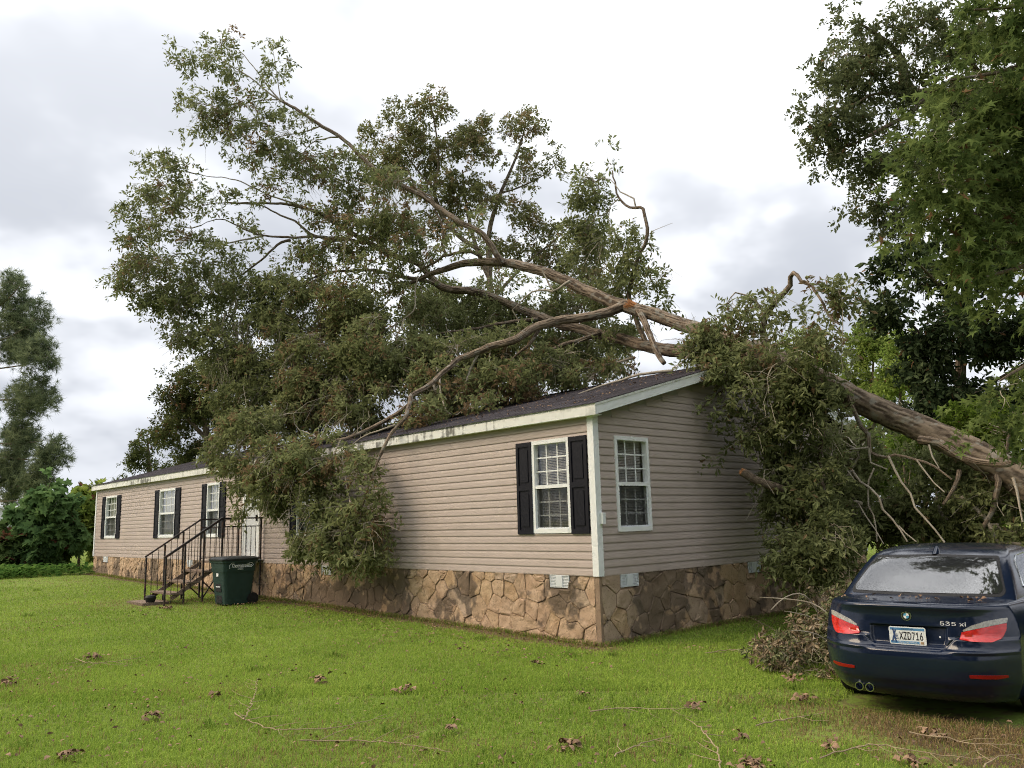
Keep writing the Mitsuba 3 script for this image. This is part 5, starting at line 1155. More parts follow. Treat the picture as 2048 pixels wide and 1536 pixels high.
 'M': [(1.12,9.07,7.22,0.61,0.35,0.39,2.0,0.0),(1.61,10.46,6.79,0.9,0.56,0.62,2.2,0.0),(0.9,9.02,6.41,0.5,0.45,0.5,2.0,0.0),(1.44,9.77,5.79,0.77,0.54,0.61,2.4,0.0),(2.01,11.78,6.21,0.81,0.73,0.93,2.6,0.0),(1.15,9.64,5.04,0.61,0.45,0.5,2.4,0.0),(1.63,10.3,4.47,0.88,0.54,0.61,2.6,0.0),(0.71,9.34,4.29,0.55,0.35,0.39,2.0,0.0),(2.17,11.57,4.75,0.68,0.61,0.9,2.6,0.0),(1.09,9.87,3.84,0.66,0.36,0.39,2.2,0.0),(1.53,11.18,3.54,0.9,0.49,0.51,2.4,0.0),(1.71,11.08,7.72,0.81,0.44,0.46,2.2,0.0),(2.35,12.49,7.84,0.72,0.64,0.72,2.4,0.0),(0.69,8.7,6.8,0.28,0.25,0.33,1.0,0.0)],
 'T1': [(-15.51,45.0,12.87,1.21,1.09,1.51,12.0,0.0),(-15.02,45.87,11.52,1.68,1.51,2.02,12.0,0.0),(-16.17,45.03,9.9,1.85,1.36,1.51,12.0,0.0),(-14.99,45.25,14.18,0.74,0.67,0.84,9.0,0.0)],
 'T2': [(-19.72,44.84,13.24,1.42,1.28,1.6,11.0,0.0),(-21.06,43.63,12.24,1.6,1.44,1.6,11.0,0.0),(-19.01,46.05,11.46,1.42,1.28,1.77,11.0,0.0),(-22.64,42.15,11.25,1.77,1.12,1.24,10.0,0.0)],
 'T3': [(-11.97,41.7,11.5,1.07,0.96,1.22,12.0,0.0),(-12.03,42.1,9.69,1.38,1.24,1.53,12.0,0.0)],
 'H1': [(-4.11,19.21,3.78,1.03,0.55,0.51,8.0,0.0),(-4.89,18.51,3.21,0.86,0.77,0.86,8.0,0.0),(-4.02,19.55,2.84,1.03,0.62,0.68,8.0,0.0)],
 'H2': [(-2.19,18.57,2.72,1.11,0.72,0.79,8.0,0.0),(-1.42,19.57,2.06,1.11,0.64,0.72,8.0,0.0),(-0.3,19.23,2.33,0.76,0.69,0.76,8.0,0.0)],
 'H3': [(-2.72,17.6,4.32,0.64,0.43,0.48,7.0,0.0),(-2.23,18.22,3.99,0.64,0.34,0.35,7.0,0.0)],
 'H4': [(-7.42,21.5,4.22,1.17,1.06,1.17,9.0,0.0),(-6.08,22.93,4.36,1.17,0.88,0.98,9.0,0.0),(-4.54,23.22,3.86,1.14,0.85,0.95,8.0,0.0),(-6.38,21.53,2.62,1.52,1.02,1.14,9.0,0.0),(-2.97,23.59,3.21,1.1,0.66,0.73,8.0,0.0),(-1.71,24.93,3.34,0.92,0.83,0.92,8.0,0.0)],
 'B2': [(-25.69,15.96,12.87,2.37,1.66,1.84,8.0,0.0),(-23.5,18.55,12.0,2.37,1.66,1.84,8.0,0.0),(-21.24,21.1,11.65,2.37,1.42,1.58,8.0,0.0),(-19.54,23.09,11.07,1.58,1.18,1.31,7.0,0.0),(-27.65,14.45,10.34,2.37,1.42,1.58,8.0,0.0),(-30.81,12.71,9.57,2.42,1.45,1.61,8.0,0.0),(-24.72,17.8,9.71,2.63,1.42,1.31,8.0,0.0),(-22.06,20.72,9.6,2.37,1.28,1.05,8.0,0.0)],
}


# ------------------------------------------------------------------ growing trees
def unit(v):
    return v / (np.linalg.norm(v, axis=-1, keepdims=True) + 1e-9)


def frames(d, g):
    """Two directions square to each d, turned at random."""
    a = unit(np.cross(d, unit(g.normal(size=d.shape))))
    return a, np.cross(d, a)


def blob_sites(rows, g, scale=1.0, lump=1.1):
    """Points through the crown's clumps: (position, browning, outward direction)."""
    P, B, D = [], [], []
    for x, y, z, rx, ry, rz, n, br in rows:
        k = max(2, int(n * scale))
        q = unit(g.normal(size=(2 * k, 3))) * g.uniform(0, 1, (2 * k, 1)) ** (1 / 2.8)
        p = q * [rx, ry, rz] + [x, y, z]
        # leaves stand in layers and tufts with gaps between
        tuft = meshkit.fbm(p * [lump, lump, lump * 1.9], 2, 91) + g.normal(0, 0.035, 2 * k)
        q = q[np.argsort(-tuft)[:k]]
        P.append(q * [rx, ry, rz] + [x, y, z]); B.append(np.full(k, br)); D.append(q)
    return np.vstack(P), np.concatenate(B), np.vstack(D)


def grow(limbs, sites, g, step=0.35, bend=0.12):
    """Joins every site to the nearest wood, nearest first, by a bent twig; returns the twigs' curves and radii and each twig's end direction."""
    nodes = np.vstack([resample(l, step)[:, :3] for l in limbs])
    n0 = len(nodes)
    d0, _ = cKDTree(nodes).query(sites)
    order = np.argsort(d0)
    pos, par = [p for p in nodes], []
    paths = np.zeros((len(sites), 4, 3)); parent = np.zeros(len(sites), int); ends = {}
    allp = nodes
    owner = np.full(n0, -1)
    i = 0
    while i < len(order):
        take = order[i:i + max(24, len(allp) // 12)]
        tree = cKDTree(allp)
        dist, j = tree.query(sites[take])
        a, b = allp[j], sites[take]
        L = np.linalg.norm(b - a, axis=1, keepdims=True)
        off = g.normal(size=a.shape) * L * bend
        m1 = a + (b - a) * 0.36 + off - UP * L * 0.03
        m2 = a + (b - a) * 0.70 + off * 0.7 + g.normal(size=a.shape) * L * bend * 0.5
        paths[take] = np.stack([a, m1, m2, b], 1)
        parent[take] = owner[j]
        allp = np.vstack([allp, m1, m2, b]); owner = np.concatenate([owner, take, take, take])
        i += len(take)
    load = np.ones(len(sites))
    for k in order[::-1]:
        if parent[k] >= 0:
            load[parent[k]] += load[k]
    return paths, load


def twig_mesh(paths, rad, sides=3):
    """All twigs at once: prisms that taper along four points."""
    n = len(paths)
    t = unit(np.gradient(paths, axis=1))
    ref = np.array([0.31, 0.87, 0.38])
    a = unit(np.cross(t, ref)); b = np.cross(t, a)
    ang = np.arange(sides) * 2 * np.pi / sides
    r = rad[:, None] * np.array([1.0, 0.9, 0.78, 0.55])
    v = paths[:, :, None] + r[:, :, None, None] * (np.cos(ang)[None, None, :, None] * a[:, :, None] + np.sin(ang)[None, None, :, None] * b[:, :, None])
    v = v.reshape(n, -1, 3)
    k, s = np.meshgrid(np.arange(3), np.arange(sides), indexing='ij')
    q = np.stack([k * sides + s, k * sides + (s + 1) % sides, (k + 1) * sides + (s + 1) % sides, (k + 1) * sides + s], -1).reshape(-1, 4)
    f = np.vstack([q[:, [0, 1, 2]], q[:, [0, 2, 3]]])
    F = (f[None] + (np.arange(n) * v.shape[1])[:, None, None]).reshape(-1, 3)
    return trimesh.Trimesh(v.reshape(-1, 3), F, process=False)


def leaf_cloud(base, d, nrm, length, width, colors, shape='oak', fold=0.25):
    """Leaf blades at the points base, pointing along d, facing nrm."""
    d = unit(d); s = unit(np.cross(nrm, d)); n = np.cross(d, s)
    if shape == 'oak':
        o = np.array([(0, 0, 0), (0.58, 0.5, fold), (1, 0, -0.06), (0.58, -0.5, fold)]); f = np.array([(0, 1, 2), (0, 2, 3)])
    elif shape == 'long':
        o = np.array([(0, 0, 0), (0.35, 0.45, fold), (0.75, 0.36, fold * 0.7), (1, 0, -0.1), (0.75, -0.36, fold * 0.7), (0.35, -0.45, fold)]); f = np.array([(0, 1, 5), (1, 2, 5), (2, 4, 5), (2, 3, 4)])
    elif shape == 'star':
        a = np.radians([180, 128, 100, 78, 52, 30, 0, -30, -52, -78, -100, -128]); rr = np.array([0.12, 0.55, 0.26, 0.78, 0.34, 0.42, 1.0, 0.42, 0.34, 0.78, 0.26, 0.55])
        rr = np.array([0.10, 0.62, 0.30, 0.86, 0.33, 0.36, 1.0, 0.36, 0.33, 0.86, 0.30, 0.62])
        ang = np.radians([180, 125, 108, 66, 40, 22, 0, -22, -40, -66, -108, -125])
        o = np.column_stack([0.30 + 0.70 * rr * np.cos(ang), 0.70 * rr * np.sin(ang), -0.12 * rr ** 2]); o = np.vstack([o, [(0.30, 0, 0.03)]])
        f = np.array([(12, (i + 1) % 12, i) for i in range(12)])
    else:   # broad lobed leaf
        ang = np.radians([180, 140, 95, 70, 48, 25, 0, -25, -48, -70, -95, -140]); rr = np.array([0.15, 0.55, 0.72, 0.5, 0.85, 0.6, 1.0, 0.6, 0.85, 0.5, 0.72, 0.55])
        o = np.column_stack([0.30 + 0.70 * rr * np.cos(ang), 0.70 * rr * np.sin(ang), -0.18 * rr ** 2]); o = np.vstack([o, [(0.30, 0, 0.03)]])
        f = np.array([(12, (i + 1) % 12, i) for i in range(12)])
    k = len(o)
    L_, W_ = length[:, None, None], width[:, None, None]
    v = base[:, None] + d[:, None] * o[None, :, :1] * L_ + s[:, None] * o[None, :, 1:2] * W_ + n[:, None] * o[None, :, 2:] * W_
    F = (f[None] + (np.arange(len(base)) * k)[:, None, None]).reshape(-1, 3)
    return v.reshape(-1, 3), F, np.repeat(colors, k, 0)


def foliage(paths, browns, outward, g, per, length, aspect, reach, greens, browntones, shape='oak', droop=0.35, spread=1.0, tip=3):
    """Sprays of leaves round the end of each twig: short side shoots, leaves set along them and crowding at their tips."""
    n = len(paths)
    end = paths[:, 3]; dirn = unit(paths[:, 3] - paths[:, 1] + outward * 0.15)
    shoots = max(2, per // 8)
    m = n * shoots
    src = np.repeat(np.arange(n), shoots)
    start = paths[src, 2] + (end[src] - paths[src, 2]) * g.uniform(0.2, 1.0, (m, 1))
    sd = unit(dirn[src] + g.normal(size=(m, 3)) * 0.75 * spread - UP * droop * g.uniform(0.2, 1.2, (m, 1)))
    sl = reach * g.uniform(0.45, 1.15, m)
    q = per // shoots
    M = m * q
    ls = np.repeat(np.arange(m), q)
    t = g.uniform(0.15, 1.0, M) ** 0.7
    bend = -0.25 * (t ** 2)[:, None] * np.array([0, 0, 1]) * sl[ls][:, None]
    base = start[ls] + sd[ls] * (t * sl[ls])[:, None] + bend
    a, b = frames(sd[ls], g)
    d = unit(sd[ls] * g.uniform(0.2, 0.9, (M, 1)) + a - UP * droop)
    nrm = unit(np.array([0, 0, 1.0]) + g.normal(size=(M, 3)) * 0.8)
    ln = length * g.uniform(0.65, 1.2, M)
    site_tone = g.uniform(0, 1, n); site_brown = g.uniform(0, 1, n) < browns * 0.6
    tone = np.clip(site_tone[src][ls] * 0.6 + g.uniform(0, 0.4, M), 0, 1)[:, None]
    c = np.asarray(greens[0]) * (1 - tone) + np.asarray(greens[1]) * tone
    brown = (site_brown[src][ls] & (g.uniform(0, 1, M) < 0.85)) | (g.uniform(0, 1, M) < 0.02 + 0.06 * browns[src][ls])
    bt = g.uniform(0, 1, M)[:, None]
    cb = np.asarray(browntones[0]) * (1 - bt) + np.asarray(browntones[1]) * bt
    c = np.where(brown[:, None], cb, c) * g.uniform(0.75, 1.25, (M, 1))
    return leaf_cloud(base, d, nrm, ln, ln * aspect, c, shape)


def ground_first(l):
    p = l[0]
    z = float(gz(p[0], p[1]))
    return [(p[0], p[1], z - 0.1, p[3] * 1.25)] + list(l) if p[2] > z + 0.3 else list(l)


def tree(name, label, cat, data, seed, per, length, aspect, reach, greens, browns=((0.12, 0.07, 0.035), (0.22, 0.13, 0.07)), shape='oak', scale=1.0, droop=0.35, leafmat='mat_leaf', thick=0.0032, group=None, dens=1.0, bend=0.12, ground=True, brown=1.0):
    g = np.random.default_rng(seed)
    key = thing(name, label, cat, group)
    limbs = [l for l in LIMBS[data]]
    if ground:
        limbs[0] = ground_first(limbs[0])
    for i, l in enumerate(limbs):
        q = resample(l, 0.25 if max(p[3] for p in l) < 0.3 else 0.4)
        v, f, uv = tube(q[:, :3], q[:, 3], 10 if q[0, 3] > 0.08 else 6, True, 0.08, i)
        part(key, 'trunk' if i == 0 else 'limb', trimesh.Trimesh(v, f, process=False), 'mat_bark', smooth=True, uv=uv)
    P, B, D = blob_sites(SITES[data], g, scale, 0.22 / reach if reach > 0.3 else 1.1)
    paths, load = grow(limbs, P, g, bend=bend)
    part(key, 'twigs', twig_mesh(paths, np.minimum(thick * load ** 0.45, 0.05)), 'mat_twig', kind='stuff')
    v, f, c = foliage(paths, B * brown, D, g, per, length, aspect, reach, greens, browns, shape, droop)
    part(key, 'crown', trimesh.Trimesh(v, f, process=False), leafmat, color=c, kind='stuff')
    return key


def sites_of(rows):
    """Counts per clump from its density: sites per 1000 square pixels of the photograph's frame at the clump's own distance."""
    out = []
    for x, y, z, rx, ry, rz, den, br in rows:
        depth = (np.array([x, y, z]) - [8.0569, -9.0008, 1.7608]) @ [-0.72588, 0.66739, 0.16637]
        s = 1636.0 / depth
        out.append((x, y, z, rx, ry, rz, den * math.pi * rx * rz * s * s / 1000, br))
    return out


SITES = {k: sites_of(v) for k, v in BLOBS.items()}
OAK = ((0.115, 0.138, 0.052), (0.29, 0.315, 0.150))
DULL = ((0.15, 0.105, 0.055), (0.30, 0.215, 0.125))

# ---- the fallen oak
ft = thing('fallen_tree', 'big uprooted oak tree lying across the roof of the beige mobile home', 'fallen tree')
g = np.random.default_rng(101)
fl = LIMBS['F']
for i, l in enumerate(fl):
    r0 = max(p[3] for p in l)
    q = resample(l, 0.10 if r0 > 0.1 else 0.14 if r0 > 0.03 else 0.2)
    wob = np.cumsum(g.normal(size=(len(q), 3)), 0); wob -= np.linspace(0, 1, len(q))[:, None] * wob[-1] + (1 - np.linspace(0, 1, len(q)))[:, None] * wob[0]
    q[:, :3] += wob * (0.006 if r0 > 0.1 else 0.010)
    v, f, uv = tube(q[:, :3], q[:, 3], 26 if r0 > 0.1 else 10 if r0 > 0.03 else 6, True, 0.10 if r0 > 0.1 else 0.16, i)
    part(ft, 'trunk' if i == 0 else 'limb', trimesh.Trimesh(v, f, process=False), 'mat_bark' if r0 > 0.036 else 'mat_twig', smooth=True, uv=uv)
for l in LIMBS['stub']:
    q = resample(l, 0.1)
    v, f, uv = tube(q[:, :3], q[:, 3], 12, True, 0.12, 3)
    k = part(ft, 'broken_limb', trimesh.Trimesh(v, f, process=False), 'mat_bark', smooth=40, uv=None)
    d = unit(q[0, :3] - q[1, :3])
    m = MB(); a, b = frames(d[None], g)
    for t in range(14):
        o = (a[0] * math.cos(t * 2.4) + b[0] * math.sin(t * 2.4)) * q[0, 3] * 0.85 * math.sqrt((t + 0.5) / 14)
        m.tube([q[0, :3] + o - d * 0.02, q[0, :3] + o * 0.9 + d * g.uniform(0.01, 0.06)], [0.018, 0.004], 4)
    part(k, 'torn_end', m, 'mat_torn_wood')
# the torn seat of the broken leg on the upper stem, and two torn ends on the roof
for c, d, rad, num, ln in (((-2.44, 4.08, 6.14), (-0.6, -0.6, 0.5), 0.085, 46, 0.16), ((-1.74, 4.62, 5.12), (0.9, -0.2, 0.3), 0.05, 18, 0.10), ((-10.2, 1.6, 7.6), (-0.4, -0.8, 0.1), 0.06, 14, 0.18)):
    m = MB(); d = unit(np.array(d)); a, b = frames(d[None], g)
    for t in range(num):
        o = (a[0] * math.cos(t * 2.4) + b[0] * math.sin(t * 2.4)) * rad * math.sqrt((t + 0.5) / num)
        s = np.array([o[0] * 1.7, o[1], o[2]])
        m.tube([np.array(c) + s - d * 0.06, np.array(c) + s + d * g.uniform(0.2, 0.7) * ln, np.array(c) + s * 1.1 + d * g.uniform(0.6, 1.0) * ln], [0.016, 0.011, 0.003], 4)
    part(ft, 'torn_wood', m, 'mat_torn_wood', label='splintered orange wood where a limb tore off')
P, B, D = blob_sites(SITES['F'], g, 1.06, 1.3)
# nothing grows inside the house or under the ground
inside = (P[:, 0] < 0.25) & (P[:, 0] > -L - 0.2) & (P[:, 1] > -0.35) & (P[:, 1] < W + 0.2) & (P[:, 2] < np.where(P[:, 1] < W / 2, 3.5 + RISE * (P[:, 1] + 0.15), 3.5 + RISE * (W + 0.15 - P[:, 1])) + 0.12)
keep = ~inside & (P[:, 2] > 0.25)
P, B, D = P[keep], B[keep], D[keep]
paths, load = grow(fl, P, g, step=0.25, bend=0.16)
part(ft, 'twigs', twig_mesh(paths, np.minimum(0.0044 * load ** 0.45, 0.045)), 'mat_twig', kind='stuff')
# torn and stripped sprays: bundles of bare drooping twigs
bare = g.choice(len(paths), 330, replace=False)
src = np.repeat(bare, 9)
a = paths[src, 2] + (paths[src, 3] - paths[src, 2]) * g.uniform(-0.6, 1, (len(src), 1))
d = unit(unit(paths[src, 3] - paths[src, 0]) + g.normal(size=a.shape) * 0.42 - UP * 0.35); ln = g.uniform(0.25, 0.85, (len(src), 1))
k = g.normal(size=a.shape) * 0.10
tw = np.stack([a, a + (d + k) * ln * 0.35, a + d * ln * 0.7 - UP * ln * 0.06, a + (d - k) * ln - UP * ln * 0.22], 1)
part(ft, 'bare_twigs', twig_mesh(tw, g.uniform(0.003, 0.0065, len(src))), 'mat_twig', kind='stuff')
full = np.setdiff1d(np.arange(len(paths)), bare)
paths, B, D = paths[full], B[full], D[full]
v, f, c = foliage(paths, B, D, g, 40, 0.135, 0.37, 0.40, OAK, DULL, 'oak', 0.30)
# leaves that would stick through the walls or the roof are pressed away
k4 = v.reshape(-1, 4, 3); mid = k4.mean(1)
hit = (mid[:, 0] < 0.10) & (mid[:, 0] > -L) & (mid[:, 1] > -0.10) & (mid[:, 1] < W) & (mid[:, 2] < np.where(mid[:, 1] < W / 2, FZ1 + RISE * (mid[:, 1] + EY), FZ1 + RISE * (W + EY - mid[:, 1])) + 0.03)
ok = ~hit & (mid[:, 2] > gz(mid[:, 0], mid[:, 1]) + 0.02)
f = f.reshape(-1, 2, 3)[ok].reshape(-1, 3)
part(ft, 'foliage', trimesh.Trimesh(v, f, process=False), 'mat_leaf', color=c, kind='stuff')

# ---- standing trees and shrubs
tree('oak_tree', 'tall grey-limbed oak with airy foliage standing at the right', 'tree', 'O', 11, 48, 0.090, 0.45, 0.28, ((0.095, 0.115, 0.055), (0.20, 0.225, 0.105)), droop=0.2, scale=1.0)
tree('sweetgum_tree', 'tree with large star-shaped leaves hanging in from the right edge', 'tree', 'G', 12, 64, 0.122, 1.0, 0.55, ((0.068, 0.106, 0.034), (0.175, 0.22, 0.068)), shape='star', droop=0.55, scale=0.82)
LIMBS['G2'] = [[(3.9, 5.0, 2.2, 0.03), (4.0, 5.0, 2.9, 0.02), (4.3, 4.9, 3.2, 0.012)]]
tree('leafy_sprouts', 'fresh green shoots growing up over the leaning trunk at the right', 'shrub', 'G2', 13, 40, 0.10, 0.5, 0.3, ((0.08, 0.135, 0.02), (0.20, 0.27, 0.045)), ground=True)
tree('magnolia_tree', 'dark glossy-leaved evergreen tree behind the leaning trunk', 'tree', 'M', 14, 52, 0.17, 0.42, 0.40, ((0.035, 0.058, 0.027), (0.100, 0.128, 0.060)), scale=1.4, shape='long', droop=0.25, leafmat='mat_leaf_gloss')
tree('maple_tree', 'tall airy olive-leaved tree standing behind the house, above its roof', 'tree', 'B', 15, 50, 0.17, 0.5, 0.55, ((0.13, 0.14, 0.055), (0.26, 0.27, 0.12)), droop=0.3, browns=((0.22, 0.17, 0.09), (0.33, 0.26, 0.16)), brown=0.6, scale=1.1)
tree('dark_oak_tree', 'dense dark round tree behind the far end of the house', 'tree', 'D', 16, 50, 0.17, 0.5, 0.6, ((0.045, 0.062, 0.022), (0.15, 0.165, 0.06)), scale=1.3)
tree('young_oak_tree', 'small bushy tree left of the dark tree, over the far roof end', 'tree', 'E', 17, 60, 0.20, 0.5, 0.7, ((0.06, 0.08, 0.03), (0.13, 0.15, 0.055)))
tree('background_tree', 'leafy green tree close behind the middle of the house roof', 'tree', 'B2', 28, 50, 0.17, 0.5, 0.55, ((0.07, 0.095, 0.03), (0.18, 0.20, 0.07)))
for nm, lab, sd, gr in (('T1', 'pale green distant tree seen above the leaning trunk', 18, ((0.15, 0.22, 0.045), (0.30, 0.36, 0.10))), ('T2', 'pale distant tree seen through the upright broken branches', 19, ((0.15, 0.21, 0.045), (0.30, 0.35, 0.10))), ('T3', 'yellow-green distant tree beside the dark glossy tree', 20, ((0.15, 0.22, 0.045), (0.29, 0.36, 0.09)))):
    tree('distant_tree', lab, 'tree', nm, sd, 44, 0.26, 0.55, 0.8, gr)
for nm, lab, sd in (('H4', 'tall green shrub behind the hanging branches, beside the gable', 27), ('H1', 'bright green shrub in the gap under the leaning trunk', 21), ('H2', 'leafy shrub behind the car roof', 22), ('H3', 'yellow-green shrub just above the leaning trunk', 23)):
    x, y, z, rx, ry, rz, *_ = BLOBS[nm][0]
    LIMBS[nm] = [[(x, y, float(gz(x, y)) - 0.05, 0.05), (x, y, z, 0.03)], [(x, y, z * 0.5, 0.03), (x + rx * 0.6, y, z * 0.9, 0.01)]]
    tree('shrub', lab, 'shrub', nm, sd, 44, 0.16, 0.5, 0.45, ((0.06, 0.11, 0.02), (0.19, 0.26, 0.055)))
for nm, lab, sd, gr in (('S1', 'big shrub with broad lobed green leaves left of the house', 24, ((0.06, 0.115, 0.045), (0.16, 0.255, 0.09))), ('S2', 'yellowing broad-leaved shrub against the far end of the house', 25, ((0.07, 0.13, 0.03), (0.29, 0.34, 0.07))), ('S3', 'reddish-brown shrub at the left edge of the lawn', 26, ((0.05, 0.09, 0.03), (0.13, 0.18, 0.06)))):
    x, y, z, rx, ry, rz, *_ = BLOBS[nm][0]
    LIMBS[nm] = [[(x, y, float(gz(x, y)) - 0.05, 0.06), (x, y, z, 0.03)]] + [[(x, y, z * 0.6, 0.03), (b[0], b[1], b[2], 0.012)] for b in BLOBS[nm][1:]]
    tree('broadleaf_shrub', lab, 'shrub', nm, sd, 26, 0.36, 0.95, 0.55, gr, shape='broad', droop=0.75, browns=((0.10, 0.04, 0.03), (0.18, 0.08, 0.05)))

# ---- the pine: whorls of needle tufts
g = np.random.default_rng(30)
pn = thing('pine_tree', 'tall pine with long needle tufts at the left edge of the picture', 'tree')
pl = [ground_first(LIMBS['P'][0])] + LIMBS['P'][1:]
for i, l in enumerate(pl):
    q = resample(l, 0.5); v, f, uv = tube(q[:, :3], q[:, 3], 8, True, 0.08, i)
    part(pn, 'trunk' if i == 0 else 'limb', trimesh.Trimesh(v, f, process=False), 'mat_bark', smooth=True, uv=uv)
P, B, D = blob_sites(SITES['P'], g, 5.0, 2.6)
paths, load = grow(pl, P, g)
part(pn, 'twigs', twig_mesh(paths, np.minimum(0.008 * load ** 0.45, 0.05)), 'mat_twig', kind='stuff')
n = len(paths); tufts, needles = 6, 26
src = np.repeat(np.arange(n), tufts)
tp = paths[src, 2] + (paths[src, 3] - paths[src, 2]) * g.uniform(0, 1.2, (len(src), 1)) + g.normal(size=(len(src), 3)) * 0.18
td = unit(unit(paths[src, 3] - paths[src, 1]) + g.normal(size=(len(src), 3)) * 0.4 + [0, 0, 0.35])
ls = np.repeat(np.arange(len(src)), needles)
nd = unit(td[ls] * 0.55 + unit(g.normal(size=(len(ls), 3))))
a, b = frames(nd, g)
ln = g.uniform(0.20, 0.36, len(ls)); w = 0.011
base = tp[ls] + td[ls] * g.uniform(-0.1, 0.12, (len(ls), 1))
v = np.stack([base + a * w, base - a * w, base + nd * ln[:, None] - [0, 0, 0.03]], 1).reshape(-1, 3)
t = g.uniform(0, 1, len(src))[:, None]
c = np.repeat(((np.array([0.10, 0.135, 0.075]) * (1 - t) + np.array([0.25, 0.29, 0.16]) * t)[ls]), 3, 0)
part(pn, 'needles', trimesh.Trimesh(v, np.arange(len(v)).reshape(-1, 3), process=False), 'mat_leaf', color=c, kind='stuff')

# ---- the heap of cut brush beside the car
g = np.random.default_rng(40)
bp = thing('brush_heap', 'heap of dry brown-leaved branches on the grass beside the car', 'brush heap')
bl = []
for k in range(26):
    a = g.uniform(-2.6, 1.0); r0 = g.uniform(0.5, 1.25)
    x0, y0 = 3.25 + g.normal(0, 0.25), 0.9 + g.normal(0, 0.3)
    p0 = (x0, y0, 0.05 + g.uniform(0, 0.25)); L_ = r0
    p2 = (x0 + math.cos(a) * L_ - 0.35, y0 + math.sin(a) * L_ * 0.8, g.uniform(0.1, 0.75))
    p1 = ((p0[0] + p2[0]) / 2, (p0[1] + p2[1]) / 2, (p0[2] + p2[2]) / 2 + g.uniform(0.05, 0.35))
    bl.append([(*p0, 0.014), (*p1, 0.009), (*p2, 0.004)])
for l in bl[:16]:
    q = resample(l, 0.12); v, f, uv = tube(q[:, :3], q[:, 3], 6)
    part(bp, 'branch', trimesh.Trimesh(v, f, process=False), 'mat_twig', smooth=True)
rows = [(3.0, 0.7, 0.30, 0.55, 0.55, 0.32, 60, 0.9), (2.55, 0.5, 0.2, 0.42, 0.45, 0.2, 34, 0.9), (3.5, 0.3, 0.3, 0.45, 0.4, 0.32, 50, 0.9), (2.9, 1.4, 0.45, 0.5, 0.5, 0.4, 46, 0.7), (3.5, 1.2, 0.5, 0.45, 0.5, 0.45, 46, 0.6), (3.1, -0.15, 0.16, 0.45, 0.3, 0.15, 26, 0.95)]
P, B, D = blob_sites(rows, g, 1.0, 2.5)
P[:, 2] = np.maximum(P[:, 2], 0.05)
paths, load = grow(bl, P, g, step=0.1, bend=0.2)
part(bp, 'twigs', twig_mesh(paths, np.minimum(0.0028 * load ** 0.45, 0.012)), 'mat_twig', kind='stuff')
v, f, c = foliage(paths, B, D, g, 30, 0.085, 0.36, 0.2, ((0.08, 0.09, 0.04), (0.18, 0.19, 0.09)), ((0.13, 0.095, 0.058), (0.30, 0.235, 0.150)), 'oak', 0.5)
v[:, 2] = np.maximum(v[:, 2], 0.0)
part(bp, 'dry_leaves', trimesh.Trimesh(v, f, process=False), 'mat_litter', color=c, kind='stuff')

# ---- trees across the road, behind the viewer: what the car's tail and rear window mirror
g = np.random.default_rng(77)
for i, (x, y, h) in enumerate(((1, -25, 15), (8.5, -27, 18), (16, -25, 16), (24, -22, 17), (-8, -31, 15), (12.5, 9.5, 12), (16, 17, 14))):
    LIMBS[f'R{i}'] = [[(x, y, -0.1, 0.3), (x + 0.3, y, h * 0.5, 0.2), (x, y, h * 0.9, 0.05)]] + [[(x, y, h * q, 0.12), (x + 3.2 * math.cos(a), y + 3.2 * math.sin(a), h * (q + 0.16), 0.04)] for q, a in zip((0.2, 0.3, 0.38, 0.46, 0.55, 0.62), g.uniform(0, 6.3, 6))]
    SITES[f'R{i}'] = [(x + g.normal(0, 2.0), y + g.normal(0, 1.5), h * q, 3.2, 2.4, 1.7, 48, 0.1) for q in np.linspace(0.08, 0.94, 11)]
    tree('roadside_tree', ['broad tree', 'tallest tree', 'low tree', 'leaning tree', 'outermost tree', 'nearer tree', 'farther tree'][i] + (' across the lawn behind the viewer' if i < 5 else ' standing outside the right edge of the picture'), 'tree', f'R{i}', 80 + i, 40, 0.50, 0.6, 1.0, ((0.05, 0.075, 0.02), (0.12, 0.15, 0.045)))

# ------------------------------------------------------------------ ground, lawn and litter
def ground_sheet(xs, ys):
    X, Y = np.meshgrid(xs, ys)
    v = np.stack([X, Y, gz(X, Y)], -1).reshape(-1, 3)
    n = len(xs)
    i, j = np.meshgrid(np.arange(len(ys) - 1), np.arange(n - 1), indexing='ij')
    return trimesh.Trimesh(v, MB().add(v, np.stack([i * n + j, i * n + j + 1, (i + 1) * n + j + 1, (i + 1) * n + j], -1).reshape(-1, 4)).mesh().faces, process=False)


ax = np.unique(np.concatenate([np.linspace(-900, -60, 12), np.linspace(-60, -30, 16), np.arange(-30, 20, 0.5), np.linspace(20, 60, 20), np.linspace(60, 900, 12)]))
ay = np.unique(np.concatenate([np.linspace(-400, -20, 10), np.arange(-20, 16, 0.5), np.linspace(16, 80, 30), np.linspace(80, 1500, 14)]))
solo('ground', ground_sheet(ax, ay), 'mat_soil', kind='structure', smooth=True)

g = np.random.default_rng(50)
CAM = np.array([8.0569, -9.0008]); FW = np.array([-0.7361, 0.6768]); RT = np.array([0.6768, 0.7361])


def lawn(n, d0, d1):
    """Points over the wedge of lawn that the picture shows, from d0 to d1 metres off, even over the picture's depth."""
    t = 1 / g.uniform(1 / d1, 1 / d0, n)
    u = g.uniform(-0.72, 0.72, n)
    return CAM + FW * t[:, None] + RT * (u * t)[:, None], t


